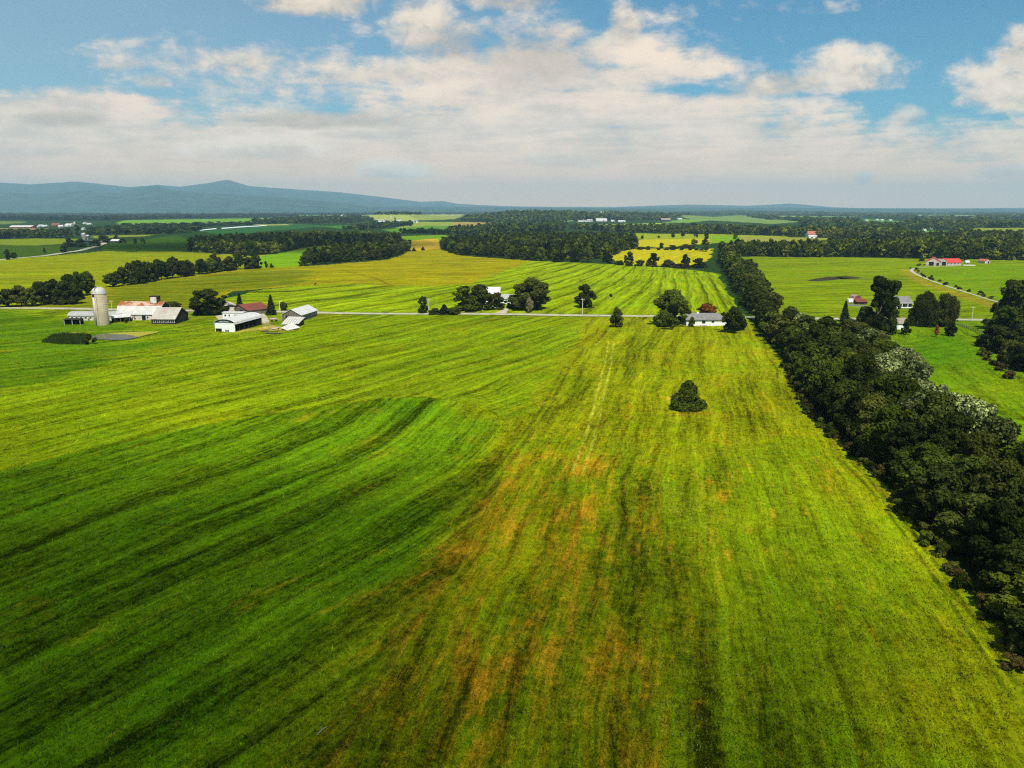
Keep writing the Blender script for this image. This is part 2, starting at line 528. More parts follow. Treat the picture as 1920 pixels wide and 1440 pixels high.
# fields: outline (pixels of the photograph turned into land points), colour as lit, row bearing, row strength, dry patches
FIELDS = [
    # far plain
    ([(230, 413), (520, 408.5), (530, 417), (330, 421), (240, 424), (215, 418)], (118, 165, 25), 80, .1, 0),
    ([(-80, 414), (40, 415), (50, 418), (-80, 425)], (115, 130, 55), 80, .1, 0),
    ([(-80, 427.5), (95, 429), (60, 434), (-80, 434)], (170, 145, 85), 80, .1, 0),
    ([(-80, 434), (120, 434), (70, 442), (-80, 442)], (62, 112, 22), 80, .1, 0),
    ([(-80, 450), (70, 447), (150, 448), (120, 457), (60, 461), (-80, 456)], (125, 140, 22), 80, .2, .1),
    ([(-80, 458), (130, 460), (110, 475), (-80, 494)], (64, 92, 14), 70, .4, .2),
    ([(190, 460), (230, 455), (330, 441), (365, 452), (355, 471), (290, 471), (190, 472)], (60, 90, 10), 80, .4, .1),
    ([(170, 442), (290, 440), (270, 443), (180, 447)], (135, 145, 45), 80, .1, 0),
    ([(375, 433), (560, 420), (620, 424), (420, 441)], (52, 100, 50), 80, .1, 0),
    ([(470, 421), (545, 420), (540, 422.3), (490, 423)], (170, 170, 85), 80, 0, 0),
    ([(600, 424), (700, 421), (720, 425), (640, 429)], (70, 125, 30), 80, 0, 0),
    ([(665, 405), (740, 399.5), (800, 400.5), (870, 402), (860, 407), (770, 415), (700, 412)], (170, 178, 82), 80, .1, 0),
    ([(770, 405), (870, 403), (855, 411), (790, 413)], (150, 160, 72), 80, .1, 0),
    ([(780, 416), (925, 417.5), (890, 427), (740, 428)], (150, 162, 62), 80, .1, 0),
    ([(850, 416.5), (928, 417.5), (925, 424), (890, 425), (850, 420)], (178, 148, 78), 80, .1, 0),
    ([(715, 431), (800, 423), (890, 425), (830, 432), (740, 437)], (95, 142, 34), 70, .1, 0),
    ([(745, 443), (830, 440), (862, 445), (820, 455), (760, 450)], (115, 152, 24), 80, .2, 0),
    ([(762, 470), (758, 452), (820, 447), (828, 455), (824, 467), (790, 471)], (200, 168, 45), 85, .3, .2),
    ([(975, 415), (1075, 413.5), (1060, 417), (980, 417)], (155, 190, 105), 80, 0, 0),
    ([(1065, 424.5), (1120, 421), (1240, 418), (1262, 420), (1120, 426)], (162, 190, 52), 80, .1, 0),
    ([(1240, 417), (1280, 411), (1345, 411.5), (1290, 418)], (122, 162, 55), 80, 0, 0),
    ([(1275, 403.5), (1390, 403.5), (1500, 416), (1450, 420), (1330, 413), (1285, 409)], (125, 150, 72), 80, 0, 0),
    ([(1175, 437), (1330, 439), (1480, 443), (1470, 450), (1330, 456), (1180, 447)], (155, 165, 32), 75, .2, .1),
    ([(1195, 449), (1325, 447), (1332, 457), (1240, 464), (1190, 463)], (192, 182, 22), 85, .3, .1),
    ([(1330, 440), (1390, 443), (1385, 453), (1335, 456)], (130, 165, 22), 75, .2, 0),
    ([(1385, 444), (1560, 446), (1540, 453), (1400, 454)], (152, 152, 62), 75, .1, .2),
    ([(1137, 478), (1180, 466), (1336, 466), (1332, 485), (1300, 498), (1170, 498)], (190, 178, 16), 20, .35, .1),
    ([(1620, 410), (1700, 416), (1690, 421), (1620, 418)], (98, 142, 45), 80, 0, 0),
    ([(1612, 433), (1660, 433), (1660, 440), (1615, 438)], (104, 152, 34), 80, 0, 0),
    ([(1690, 432), (1780, 433), (1775, 442), (1700, 440)], (110, 160, 30), 80, 0, 0),
    ([(1800, 427), (2150, 426), (2150, 462), (1840, 448), (1800, 440)], (140, 152, 42), 80, .2, .2),
    ([(1450, 404.5), (1610, 406.5), (1600, 410), (1460, 409)], (130, 160, 85), 80, .1, 0),
    ([(1700, 402.5), (1840, 403.5), (1830, 407), (1715, 406.5)], (150, 165, 105), 80, .1, 0),
    ([(1520, 424), (1600, 427), (1590, 431), (1530, 428)], (115, 150, 45), 80, .1, 0),
    ([(1850, 412), (1990, 412), (1990, 415.5), (1860, 415.5)], (140, 150, 80), 80, .1, 0),
    ([(560, 403.5), (640, 403.5), (640, 406), (560, 406)], (130, 160, 70), 80, .1, 0),
    ([(90, 404.5), (200, 404.5), (195, 406.8), (95, 406.8)], (120, 155, 60), 80, .1, 0),
    # middle
    ([(-400, 520), (0, 487), (190, 471), (350, 472), (470, 479), (520, 476), (580, 462), (690, 454), (700, 462), (560, 500), (485, 503), (420, 508), (300, 525), (195, 540), (150, 560), (0, 578), (-400, 590)],
     (142, 150, 8), 68, .6, .4),
    ([(430, 492), (520, 475), (600, 463), (640, 462), (640, 480), (560, 500), (485, 503)], (122, 165, 12), 65, .2, 0),
    ([(0, 580), (150, 560), (195, 540), (300, 525), (420, 508), (485, 502), (560, 500), (730, 487), (770, 471), (830, 466), (862, 478), (905, 482), (1000, 489), (1010, 492), (870, 535), (600, 533), (430, 547), (400, 584)],
     (156, 148, 6), 74, .8, .35),
    ([(0, 580), (150, 560), (195, 540), (330, 522), (485, 503), (600, 506), (585, 530), (430, 547), (400, 584)], (118, 126, 6), 66, .8, .35, 12.0),
    ([(405, 583), (420, 560), (480, 545), (600, 532.5), (870, 534.5), (935, 512), (1000, 489), (1050, 491), (1150, 496), (1300, 506), (1345, 513), (1372, 560), (1396, 595), (1100, 591), (580, 585)],
     (146, 166, 8), 22, .75, .12),
    ([(1372, 482), (1500, 482), (1920, 488), (2400, 492), (2400, 612), (1920, 600), (1420, 596), (1380, 540)], (124, 144, 8), 78, .7, .5),
    ([(1700, 500), (1760, 500), (1920, 492), (2400, 500), (2400, 560), (1920, 570), (1880, 566), (1760, 540)], (116, 146, 8), 80, .4, .3, 12.0),
    # this side of the road
    ([(-700, 600), (0, 579), (580, 586.5), (860, 590), (1400, 596.5), (1425, 622), (1475, 690), (1510, 770), (1600, 850), (1700, 930), (1710, 985), (1850, 1120), (1930, 1260), (1990, 1440), (2150, 1800), (-900, 1800), (-1400, 900)],
     (138, 146, 6), 12, .85, .9),
    ([(-700, 600), (0, 579), (580, 586.5), (860, 590), (1110, 592.5), (1090, 640), (1020, 770), (945, 790), (800, 743), (420, 790), (0, 880), (-900, 1100), (-1400, 900)],
     (124, 144, 6), 30, .85, .4, 6.0),
    ([(-700, 600), (0, 580), (225, 603), (330, 612), (400, 625), (300, 655), (100, 720), (-100, 760), (-900, 900)], (92, 124, 5), 50, .7, .3, 14.0),
    ([(960, 880), (1150, 820), (1450, 820), (1600, 850), (1700, 985), (1850, 1120), (1930, 1260), (1990, 1440), (2150, 1800), (450, 1800), (590, 1440), (725, 1240), (832, 1080), (925, 900)],
     (118, 136, 4), 12, .85, 1.0, 22.0),
    ([(-900, 1110), (0, 882), (200, 832), (420, 788), (600, 760), (720, 744), (800, 742), (860, 751), (918, 770), (956, 796), (940, 900), (850, 1080), (745, 1240), (610, 1480), (470, 1800), (-900, 1800)],
     (100, 134, 4), 31, 1.0, .25, 1.5, 13.0, [(870, 752), (918, 770), (956, 796), (940, 900), (850, 1080), (745, 1240), (610, 1480), (470, 1800)]),
    ([(1425, 598), (1640, 598), (1920, 602), (2400, 612), (2400, 1300), (1990, 1000), (1830, 790), (1500, 690)], (106, 136, 6), 14, .6, .15),
    ([(1700, 640), (1760, 622), (1850, 640), (1860, 668), (1760, 690), (1700, 680)], (90, 132, 6), 60, .3, .1, 6.0),
    ([(1920, 790), (1760, 740), (1830, 720), (2000, 690), (2300, 800), (2300, 1100)], (120, 144, 6), 22, .55, .15, 6.0),
]
FOREST_FLOOR = (46, 70, 30)


def build_ground():
    az = np.radians(np.concatenate([np.linspace(-180, -60, 40)[:-1], np.linspace(-60, -36, 60)[:-1], np.linspace(-36, 36, 1080), np.linspace(36, 60, 60)[1:], np.linspace(60, 180, 40)[1:]]))
    py = np.concatenate([np.linspace(3000, 1500, 40)[:-1], np.linspace(1500, 640, 520)[:-1], np.linspace(640, 460, 240)[:-1], np.linspace(460, 396.6, 260)])

    ang = PITCH + np.arctan((py - 720) / F)
    d = np.concatenate([[3.0, 8.0], H / np.tan(ang), [24000, 29000]])
    A, D = np.meshgrid(az, d)
    # the ring is squared off into even distance forwards so that rows run straight across the view
    ca = np.maximum(np.cos(A), 0.72)
    R = D / ca
    X, Y = R * np.sin(A), R * np.cos(A)
    Z = hgt(X, Y)
    nr, nc = X.shape
    x, y = X.ravel(), Y.ravel()
    n = x.size
    # ragged field borders
    r = np.hypot(x, y)
    wob = 0.0016 * r
    xj = x + wob * (np.sin(x * 0.11 + y * 0.05) + 0.7 * np.sin(x * 0.31 - y * 0.23))
    yj = y + wob * 2 * (np.sin(y * 0.09 - x * 0.06) + 0.7 * np.sin(y * 0.27 + x * 0.19))
    col = np.empty((n, 4), np.float32); col[:] = (*alb(*FOREST_FLOOR), 1)
    row = np.zeros((n, 3), np.float32); row[:, 0] = x; row[:, 1] = y
    mix = np.zeros((n, 3), np.float32)             # row strength, dryness, spare
    order = np.arange(n)
    for poly, c, brg, amt, dry, *fe in FIELDS:
        p = W(*poly)
        xs = [q[0] for q in p]; ys = [q[1] for q in p]
        sel = order[(xj > min(xs)) & (xj < max(xs)) & (yj > min(ys)) & (yj < max(ys))]
        if not len(sel):
            continue
        sel = sel[inside(xj[sel], yj[sel], p)]
        a = math.radians(brg)
        u = x[sel] * math.cos(a) - y[sel] * math.sin(a)
        w = x[sel] * math.sin(a) + y[sel] * math.cos(a)
        if brg == 31:
            u = u + 0.0016 * (w - 60) ** 2 * np.clip((w - 60) / 100, 0, 1)
        if brg == 12:
            u = u + 2.5 * np.sin(w * 0.011)
        if brg == 22 and amt == .75:
            xa = np.linspace(-140, 170, 400)       # swaths fan out: their bearing turns slowly across the field
            cot = 1 / np.tan(np.radians(np.clip(29 - 16 * (xa + 60) / 160, 11, 40)))
            Fx = np.concatenate([[0], np.cumsum((cot[1:] + cot[:-1]) / 2 * np.diff(xa))])
            u = (np.interp(x[sel], xa, Fx) - y[sel]) * math.sin(math.radians(20))
        k = np.ones(len(sel))
        if fe:                                     # border that thins out over some metres
            dd = dist_poly(x[sel], y[sel], p + p[:1])
            wb = 1 + .6 * np.sin(x[sel] * .06 + 1) * np.sin(y[sel] * .045) + .35 * np.sin(x[sel] * .17 - y[sel] * .13)
            k = np.clip(ease(0, fe[0], dd * wb) + .12, 0, 1)
            if len(fe) > 1:                        # one side fades far more slowly
                k = k * ease(-2, fe[1], dist_poly(x[sel], y[sel], W(*fe[2])) * wb)
        k = k[:, None]
        col[sel, :3] = col[sel, :3] * (1 - k) + np.array(alb(*c)) * k
        row[sel, 0] = u; row[sel, 1] = w; row[sel, 2] = 3 + brg
        mix[sel, :2] = mix[sel, :2] * (1 - k) + np.array([amt, dry]) * k
    # tracks worn into the grass
    def track(pts, gauge, width, c, k, soft=0.5):
        p = W(*pts)
        xs = [q[0] for q in p]; ys = [q[1] for q in p]
        sel = order[(x > min(xs) - 6) & (x < max(xs) + 6) & (y > min(ys) - 6) & (y < max(ys) + 6)]
        dd = np.abs(dist_poly(x[sel], y[sel], p) - gauge)
        f = (1 - ease(width * (1 - soft), width * (1 + soft), dd)) * k
        f = f * (0.65 + 0.35 * np.sin(x[sel] * 0.9 + y[sel] * 0.37) * np.sin(y[sel] * 0.21))
        col[sel, :3] = col[sel, :3] * (1 - f[:, None]) + np.array(alb(*c)) * f[:, None]
    ROADPX = [(-300, 575.6), (0, 577.5), (230, 580.5), (580, 585.5), (860, 588.2), (1100, 591.3), (1400, 595), (1640, 597.5), (1840, 599.5), (2100, 603)]
    track(ROADPX, 4.6, 1.6, (70, 92, 10), .6)
    track([(1083, 885), (1100, 838), (1116, 785), (1130, 725), (1140, 680), (1146, 640)], 1.0, .34, (190, 190, 60), .8)
    track([(590, 1440), (720, 1235), (800, 1105), (880, 965), (945, 872), (1020, 770), (1062, 690)], 0.9, .45, (48, 66, 5), .6)
    track([(600, 1440), (728, 1237), (812, 1102), (892, 962), (955, 872), (1028, 772)], 0.0, 1.1, (108, 108, 20), .4)
    track([(1590, 868), (1640, 918), (1700, 995), (1760, 1080), (1850, 1215), (1960, 1385)], 0.8, .33, (36, 62, 5), .8)
    track([(0, 881), (420, 789), (600, 760), (720, 745), (800, 743), (870, 756)], 0.0, .5, (135, 165, 20), .5)
    track([(1150, 614), (1240, 628), (1300, 632), (1400, 634)], 0.6, .5, (105, 140, 8), .5)
    track([(640, 506), (700, 520), (735, 536)], 0.0, 1.4, (110, 100, 8), .8)
    track([(445, 620), (480, 618), (505, 614), (535, 618)], 0.0, 3.6, (190, 160, 85), .95)
    track([(470, 590), (490, 600), (512, 618)], 0.0, 2.2, (200, 175, 110), .8)
    track([(135, 624), (190, 621), (250, 620), (296, 622)], 0.0, 1.0, (170, 160, 45), .8)
    track([(222, 606), (300, 609), (345, 609)], 0.0, 1.8, (150, 115, 50), .5)
    track([(395, 622), (420, 626), (445, 624)], 0.0, 1.2, (165, 150, 50), .6)
    track([(1258, 776), (1290, 777), (1322, 775)], 0.0, .9, (190, 130, 35), .55)
    track([(1080, 556), (1060, 556), (1110, 556)], 0.0, 3.0, (190, 165, 60), .6)
    track([(1700, 505), (1712, 520), (1745, 534), (1800, 552), (1870, 575)], 0.0, 5.0, (175, 140, 45), .7)
    track([(1480, 510), (1560, 508), (1640, 507)], 0.0, 3.0, (170, 150, 35), .6)

    f = []
    i = np.arange(nr - 1)[:, None] * nc + np.arange(nc - 1)[None, :]
    f = np.stack([i, i + 1, i + nc + 1, i + nc], -1).reshape(-1, 4)
    v = np.stack([x, y, Z.ravel()], -1)
    me = mesh_np('ground', v, f[:, ::-1][:, [3, 2, 1, 0]], None, smooth=True)
    at = me.attributes.new('field_colour', 'FLOAT_COLOR', 'POINT'); at.data.foreach_set('color', col.ravel())
    at = me.attributes.new('rows', 'FLOAT_VECTOR', 'POINT'); at.data.foreach_set('vector', row.ravel())
    at = me.attributes.new('field_mix', 'FLOAT_VECTOR', 'POINT'); at.data.foreach_set('vector', mix.ravel())

    m = bpy.data.materials.new('grassland')
    m.use_nodes = True
    t = m.node_tree
    T = NT(t)
    b = t.nodes['Principled BSDF']
    pos = T.n('ShaderNodeTexCoord').outputs['Object']
    ac = T.n('ShaderNodeAttribute', attribute_name='field_colour').outputs['Color']
    ar = T.n('ShaderNodeAttribute', attribute_name='rows').outputs['Vector']
    am = T.n('ShaderNodeAttribute', attribute_name='field_mix').outputs['Vector']
    sr = T.n('ShaderNodeSeparateXYZ'); T.put(sr.inputs[0], ar)
    sm = T.n('ShaderNodeSeparateXYZ'); T.put(sm.inputs[0], am)
    u, w, fid = sr.outputs
    amt, dry, _ = sm.outputs
    wv = T.noise(pos, 0.02, 3, 0.5)
    u2 = T.m('ADD', u, T.m('MULTIPLY', T.m('SUBTRACT', wv, 0.5), 9.0))
    s1 = T.noise(T.vec(T.m('MULTIPLY', u2, 0.26), T.m('MULTIPLY', w, 0.012), fid), 1.0, 3, 0.6)
    s2 = T.noise(T.vec(T.m('MULTIPLY', u2, 0.85), T.m('MULTIPLY', w, 0.035), fid), 1.0, 5, 0.68)
    s3 = T.noise(T.vec(T.m('MULTIPLY', u2, 2.6), T.m('MULTIPLY', w, 0.30), fid), 1.0, 4, 0.65)
    s0 = T.noise(T.vec(T.m('MULTIPLY', u2, 0.032), T.m('MULTIPLY', w, 0.006), fid), 1.0, 5, 0.65, 0.3)
    rows = T.m('ADD', T.m('MULTIPLY', T.m('SUBTRACT', s1, 0.5), 2.5), T.m('ADD', T.m('MULTIPLY', T.m('SUBTRACT', s2, 0.5), 2.3), T.m('MULTIPLY', T.m('SUBTRACT', s3, 0.5), 1.6)))
    sw = T.m('SINE', T.m('ADD', T.m('MULTIPLY', u2, 2 * math.pi / 15.0), T.m('MULTIPLY', s1, 5.0)))
    sw = T.m('MULTIPLY', T.ss(sw, 0.45, 0.95), T.m('ADD', T.m('COMPARE', fid, 25.0, 0.4), T.m('MULTIPLY', T.m('COMPARE', fid, 34.0, 0.4), 0.4)))
    rows = T.m('ADD', rows, T.m('MULTIPLY', T.m('SUBTRACT', s0, 0.5), 1.1))
    rows = T.m('SUBTRACT', T.m('MULTIPLY', rows, 1.15), T.m('MULTIPLY', T.m('MULTIPLY', sw, T.ss(s2, 0.32, 0.55)), 0.75))
    rows = T.m('MULTIPLY', rows, amt)
    g1 = T.noise(pos, 0.9, 6, 0.68)
    g2 = T.noise(pos, 0.075, 6, 0.62, 0.5)
    g3_ = T.noise(pos, 5.0, 4, 0.7)
    g4 = T.noise(pos, 0.28, 5, 0.65)
    k = T.m('ADD', 1.0, rows)
    k = T.m('ADD', k, T.m('MULTIPLY', T.m('SUBTRACT', g1, 0.5), 2.1))
    k = T.m('ADD', k, T.m('MULTIPLY', T.m('SUBTRACT', g2, 0.5), 0.7))
    k = T.m('ADD', k, T.m('MULTIPLY', T.m('SUBTRACT', g4, 0.5), 1.1))
    k = T.m('ADD', k, T.m('MULTIPLY', T.m('SUBTRACT', g3_, 0.5), 2.2))
    k = T.m('MAXIMUM', k, 0.18)
    c = ac
    # greener and yellower tufts
    gn = T.noise(pos, 0.05, 6, 0.66, 0.8)
    gf = T.noise(pos, 0.55, 6, 0.7, 0.3)
    gm = T.m('ADD', T.m('ADD', T.m('MULTIPLY', gn, 0.6), T.m('MULTIPLY', gf, 0.4)), T.m('MULTIPLY', T.m('SUBTRACT', s2, 0.5), 0.35))
    c = T.mix(T.ss(gm, 0.48, 0.66, 0.0, 0.75), c, T.mix(1.0, c, (0.58, 0.88, 0.7), 'MULTIPLY'))
    c = T.mix(T.ss(gm, 0.50, 0.34, 0.0, 0.7), c, T.mix(1.0, c, (1.28, 1.06, 1.0), 'MULTIPLY'))
    # burnt, dry flecks strung out along the rows
    sp = T.n('ShaderNodeSeparateXYZ'); T.put(sp.inputs[0], pos)
    d1 = T.noise(T.vec(T.m('MULTIPLY', u2, 0.13), T.m('MULTIPLY', w, 0.036), fid), 1.0, 6, 0.7, 0.5)
    d2 = T.noise(T.vec(T.m('MULTIPLY', u, 0.8), T.m('MULTIPLY', w, 0.12), fid), 1.0, 5, 0.68)
    # the driest ground lies down the middle of the near field
    cx = T.m('DIVIDE', T.m('SUBTRACT', T.m('SUBTRACT', sp.outputs[0], T.m('MULTIPLY', sp.outputs[1], 0.17)), -14.0), 22.0)
    cy = T.m('DIVIDE', T.m('SUBTRACT', sp.outputs[1], 100.0), 70.0)
    core = T.m('EXPONENT', T.m('MULTIPLY', T.m('ADD', T.m('MULTIPLY', cx, cx), T.m('MULTIPLY', cy, cy)), -1.0))
    dv = T.m('ADD', T.m('ADD', T.m('MULTIPLY', d1, 0.55), T.m('MULTIPLY', d2, 0.45)), T.m('ADD', T.m('MULTIPLY', dry, 0.03), T.m('MULTIPLY', T.m('MULTIPLY', core, dry), 0.115)))
    dv = T.m('ADD', dv, T.m('ADD', T.m('MULTIPLY', T.m('SUBTRACT', g3_, 0.5), 0.10), T.m('MULTIPLY', T.m('SUBTRACT', g1, 0.5), 0.16)))
    df = T.m('MULTIPLY', T.ss(dv, 0.55, 0.77), T.ss(dry, 0.0, 0.3, 0.0, 0.9))
    c = T.mix(df, c, T.mix(T.ss(d2, 0.35, 0.65), (0.30, 0.095, 0.005), (0.38, 0.20, 0.008)))
    sc = T.n('ShaderNodeVectorMath', operation='SCALE')
    T.put(sc.inputs[0], c); T.put(sc.inputs['Scale'], k)
    c = sc.outputs[0]
    T.put(b.inputs['Base Color'], c)
    b.inputs['Roughness'].default_value = 0.95
    b.inputs['Specular IOR Level'].default_value = 0.0
    bp = T.n('ShaderNodeBump'); bp.inputs['Strength'].default_value = 0.55; bp.inputs['Distance'].default_value = 0.35
    T.put(bp.inputs['Height'], T.m('ADD', T.m('ADD', g1, T.m('MULTIPLY', g3_, 0.5)), T.m('MULTIPLY', rows, 0.8)))
    T.put(b.inputs['Normal'], bp.outputs[0])
    me.materials.append(m)
    global GRASS_SRC
    GRASS_SRC = (X, Y, Z, col.reshape(nr, nc, 4), row.reshape(nr, nc, 3), mix.reshape(nr, nc, 3), np.degrees(az), d, m)
    tag(link('ground', me), 'patchwork of green, yellow and gold hay fields', None, None, 'structure')


build_ground()


def grass():
    """standing blades over the near fields, coloured by the ground they grow from"""
    X, Y, Z, col, row, mix, azd, d, m = GRASS_SRC
    rr = np.random.default_rng(17)
    ii = np.where((d > 52) & (d < 330))[0][:-1]
    jj = np.where(np.abs(azd) < 40)[0][:-1]
    n = 230000
    i = rr.choice(ii, n); j = rr.choice(jj, n)
    ok = mix[i, j, 0] > .2
    i, j = i[ok], j[ok]; n = len(i)
    a, b = rr.uniform(0, 1, n), rr.uniform(0, 1, n)
    px = X[i, j] + (X[i, j + 1] - X[i, j]) * a + (X[i + 1, j] - X[i, j]) * b
    py = Y[i, j] + (Y[i, j + 1] - Y[i, j]) * a + (Y[i + 1, j] - Y[i, j]) * b
    pz = hgt(px, py)
    th = rr.uniform(0, 6.283, n)
    dist = np.hypot(px, py)
    wd = rr.uniform(.03, .10, n) * (1 + dist / 300); h = rr.gamma(4.0, .04, n) * (1 + dist / 500)
    lx, ly = rr.normal(scale=.55, size=n) * h, rr.normal(scale=.55, size=n) * h
    v = np.stack([np.stack([px - wd * np.cos(th), py - wd * np.sin(th), pz - .02], 1), np.stack([px + wd * np.cos(th), py + wd * np.sin(th), pz - .02], 1), np.stack([px + lx, py + ly, pz + h], 1)], 1).reshape(-1, 3)
    me = mesh_np('grass', v, np.arange(3 * n).reshape(-1, 3), m)
    for nm, ty, key, arr in (('field_colour', 'FLOAT_COLOR', 'color', col), ('rows', 'FLOAT_VECTOR', 'vector', row), ('field_mix', 'FLOAT_VECTOR', 'vector', mix)):
        q = arr[i, j].astype(np.float32)
        if nm == 'field_colour':
            q[:, :3] *= rr.uniform(.75, 1.6, n)[:, None]
        at_ = me.attributes.new(nm, ty, 'POINT')
        at_.data.foreach_set(key, np.repeat(q, 3, 0).ravel())
    tag(link('grass', me), 'short grass standing over the near hay fields', None, None, 'stuff')


grass()


def smooth_line(pts, n=10):
    out = []
    p = [pts[0]] + list(pts) + [pts[-1]]
    for i in range(1, len(p) - 2):
        a, b, c, d = [np.array(q, float) for q in p[i - 1:i + 3]]
        for k in range(n):
            t = k / n
            out.append(0.5 * (2 * b + (c - a) * t + (2 * a - 5 * b + 4 * c - d) * t * t + (3 * b - a - 3 * c + d) * t ** 3))
    out.append(np.array(pts[-1], float))
    return out


def ribbon(name, pts, width, mat, up=0.06, label=None, n=10):
    """a strip laid along land points; width may be a number or one number per point"""
    wd = width if isinstance(width, (list, tuple)) else [width] * len(pts)
    q = smooth_line([(x, y, w_) for (x, y), w_ in zip(pts, wd)], n)
    vs, fs = [], []
    for i, p in enumerate(q):
        a = q[max(i - 1, 0)]; b = q[min(i + 1, len(q) - 1)]
        d = np.array([b[0] - a[0], b[1] - a[1]]); d = d / (np.linalg.norm(d) + 1e-9)
        nn = np.array([-d[1], d[0]])
        for s in (-.5, -.25, 0, .25, .5):
            xx, yy_ = p[0] + nn[0] * s * p[2], p[1] + nn[1] * s * p[2]
            vs.append((xx, yy_, hs(xx, yy_) + up * (1.0 if abs(s) < .5 else 0.25)))
    for i in range(len(q) - 1):
        for k in range(4):
            o = i * 5 + k
            fs.append((o, o + 1, o + 6, o + 5))
    o = MB().add(vs, fs).obj(name, mat, smooth=True)
    return tag(o, label, None, None, 'structure')


def patch(name, poly, mat, up, label=None):
    """a flat sheet inside an outline of land points"""
    cx = sum(p[0] for p in poly) / len(poly); cy = sum(p[1] for p in poly) / len(poly)
    vs = [(cx, cy, hs(cx, cy) + up)]
    n = len(poly)
    for k in (0.5, 1.0):
        for p in poly:
            xx, yy_ = cx + (p[0] - cx) * k, cy + (p[1] - cy) * k
            vs.append((xx, yy_, hs(xx, yy_) + up))
    fs = [(0, 1 + i, 1 + (i + 1) % n) for i in range(n)] + [(1 + i, 1 + n + i, 1 + n + (i + 1) % n, 1 + (i + 1) % n) for i in range(n)]
    o = MB().add(vs, fs).obj(name, mat)
    return tag(o, label, None, None, 'structure')


M_ROAD = material('worn_road', alb(196, 190, 160), var=0.12, scale=0.4, rough=0.9, colour2=alb(165, 160, 130))
M_GRAVEL = material('gravel', alb(205, 195, 170), var=0.2, scale=0.8, rough=0.95, colour2=alb(160, 145, 100))
M_CHALK = material('pale_gravel', (.36, .32, .26), var=0.12, scale=0.5, rough=0.95)
ribbon('road', W((-700, 574), (0, 577.5), (230, 580.5), (580, 585.5), (860, 588.2), (1100, 591.3), (1400, 595), (1640, 597.5), (1840, 599.5), (2500, 607)), 6.4, M_ROAD, 0.10, 'pale country road running straight between the fields', 12)
ribbon('road', W((-300, 520), (-60, 494), (0, 487), (60, 481.5), (100, 477), (150, 469.5), (178, 462.5), (192, 457.5), (194, 454.5), (180, 452), (150, 449)), 8, M_ROAD, 0.12, 'pale lane curving past the dark farm trees')
ribbon('driveway', W((1790, 500), (1740, 500.5), (1715, 503), (1709, 507), (1716, 513), (1742, 524.5), (1775, 536), (1810, 547.5), (1850, 560), (1885, 571), (1920, 590)), [1.6, 1.8, 2.2, 2.6, 2.5, 2.2, 1.9, 1.6, 1.5, 1.5, 1.5], M_CHALK, 0.10, 'pale gravel driveway curving to the red roofed barns')
ribbon('driveway', W((418, 566), (428, 574), (424, 582), (421, 592), (424, 599)), [7, 9, 7, 8, 6], M_GRAVEL, 0.08, 'gravel farm track into the yard of the white barn')
ribbon('driveway', W((478, 584.5), (484, 590), (492, 597), (497, 605)), [6, 6, 5, 3.5], M_GRAVEL, 0.085, 'gravel lane beside the white roofed barn')
ribbon('driveway', W((952, 577), (948, 580), (943, 584), (938, 588)), [3, 3.5, 4, 6], M_GRAVEL, 0.08, 'short gravel drive from the road to the white farmhouse')
ribbon('driveway', W((1590, 571), (1606, 573), (1625, 574)), [6, 9, 6], material('grey_gravel', alb(120, 125, 110), rough=0.95), 0.08, 'grey gravel pad in front of the small red shed')

# water
def water_material(name, colour, algae=None, edge=(0.45, 0.6), rough=0.08):
    m = bpy.data.materials.new(name); m.use_nodes = True
    t = m.node_tree; T = NT(t); b = t.nodes['Principled BSDF']
    co = T.n('ShaderNodeTexCoord').outputs['Object']
    c = T.mix(T.noise(co, 0.2, 4), tuple(v * .8 for v in colour), colour)
    r = rough
    if algae:
        sp = T.n('ShaderNodeSeparateXYZ'); T.put(sp.inputs[0], co)
        f = T.ss(T.m('ADD', T.m('MULTIPLY', T.m('SUBTRACT', T.noise(co, 0.12, 5, 0.6), 0.5), 9.0), T.m('ADD', T.m('MULTIPLY', sp.outputs[0], 0.55), sp.outputs[1])), algae[1], algae[1] + 1.2)
        c = T.mix(f, c, algae[0])
        r = T.m('ADD', T.m('MULTIPLY', f, 0.8), rough)
    T.put(b.inputs['Base Color'], c); T.put(b.inputs['Roughness'], r)
    bn = T.n('ShaderNodeBump'); bn.inputs['Strength'].default_value = 0.05
    T.put(bn.inputs['Height'], T.noise(co, 2.0, 3)); T.put(b.inputs['Normal'], bn.outputs[0])
    return m


def pond(name, pts, mat, up, label):
    p = [np.array(q) for q in W(*pts)]
    q = smooth_line(p + [p[0]], 6)[:-1]
    c = sum(q) / len(q)
    zz = max(hs(v[0], v[1]) for v in q) + up
    vs = [(0, 0, 0)] + [(v[0] - c[0], v[1] - c[1], 0) for v in q]
    n = len(q)
    o = MB().add(vs, [(0, 1 + i, 1 + (i + 1) % n) for i in range(n)]).obj(name, mat, loc=(c[0], c[1], zz))
    return tag(o, label, None, None, 'structure')


pond('pond', [(168, 634), (186, 627), (215, 624), (285, 622.6), (297, 624), (275, 629), (243, 637), (214, 638.5), (190, 637)], water_material('pond_water', (0.10, 0.088, 0.045), (alb(170, 160, 30), 1.2), rough=0.35), 0.03,
     'farm pond half covered in yellow algae by the silo')
pond('lake', [(265, 399.6), (340, 398.9), (425, 399.2), (440, 400.4), (380, 401.4), (300, 401.2)], water_material('lake_water', (0.15, 0.2, 0.22), None, rough=0.2), 1.0, 'pale lake shining below the mountains')

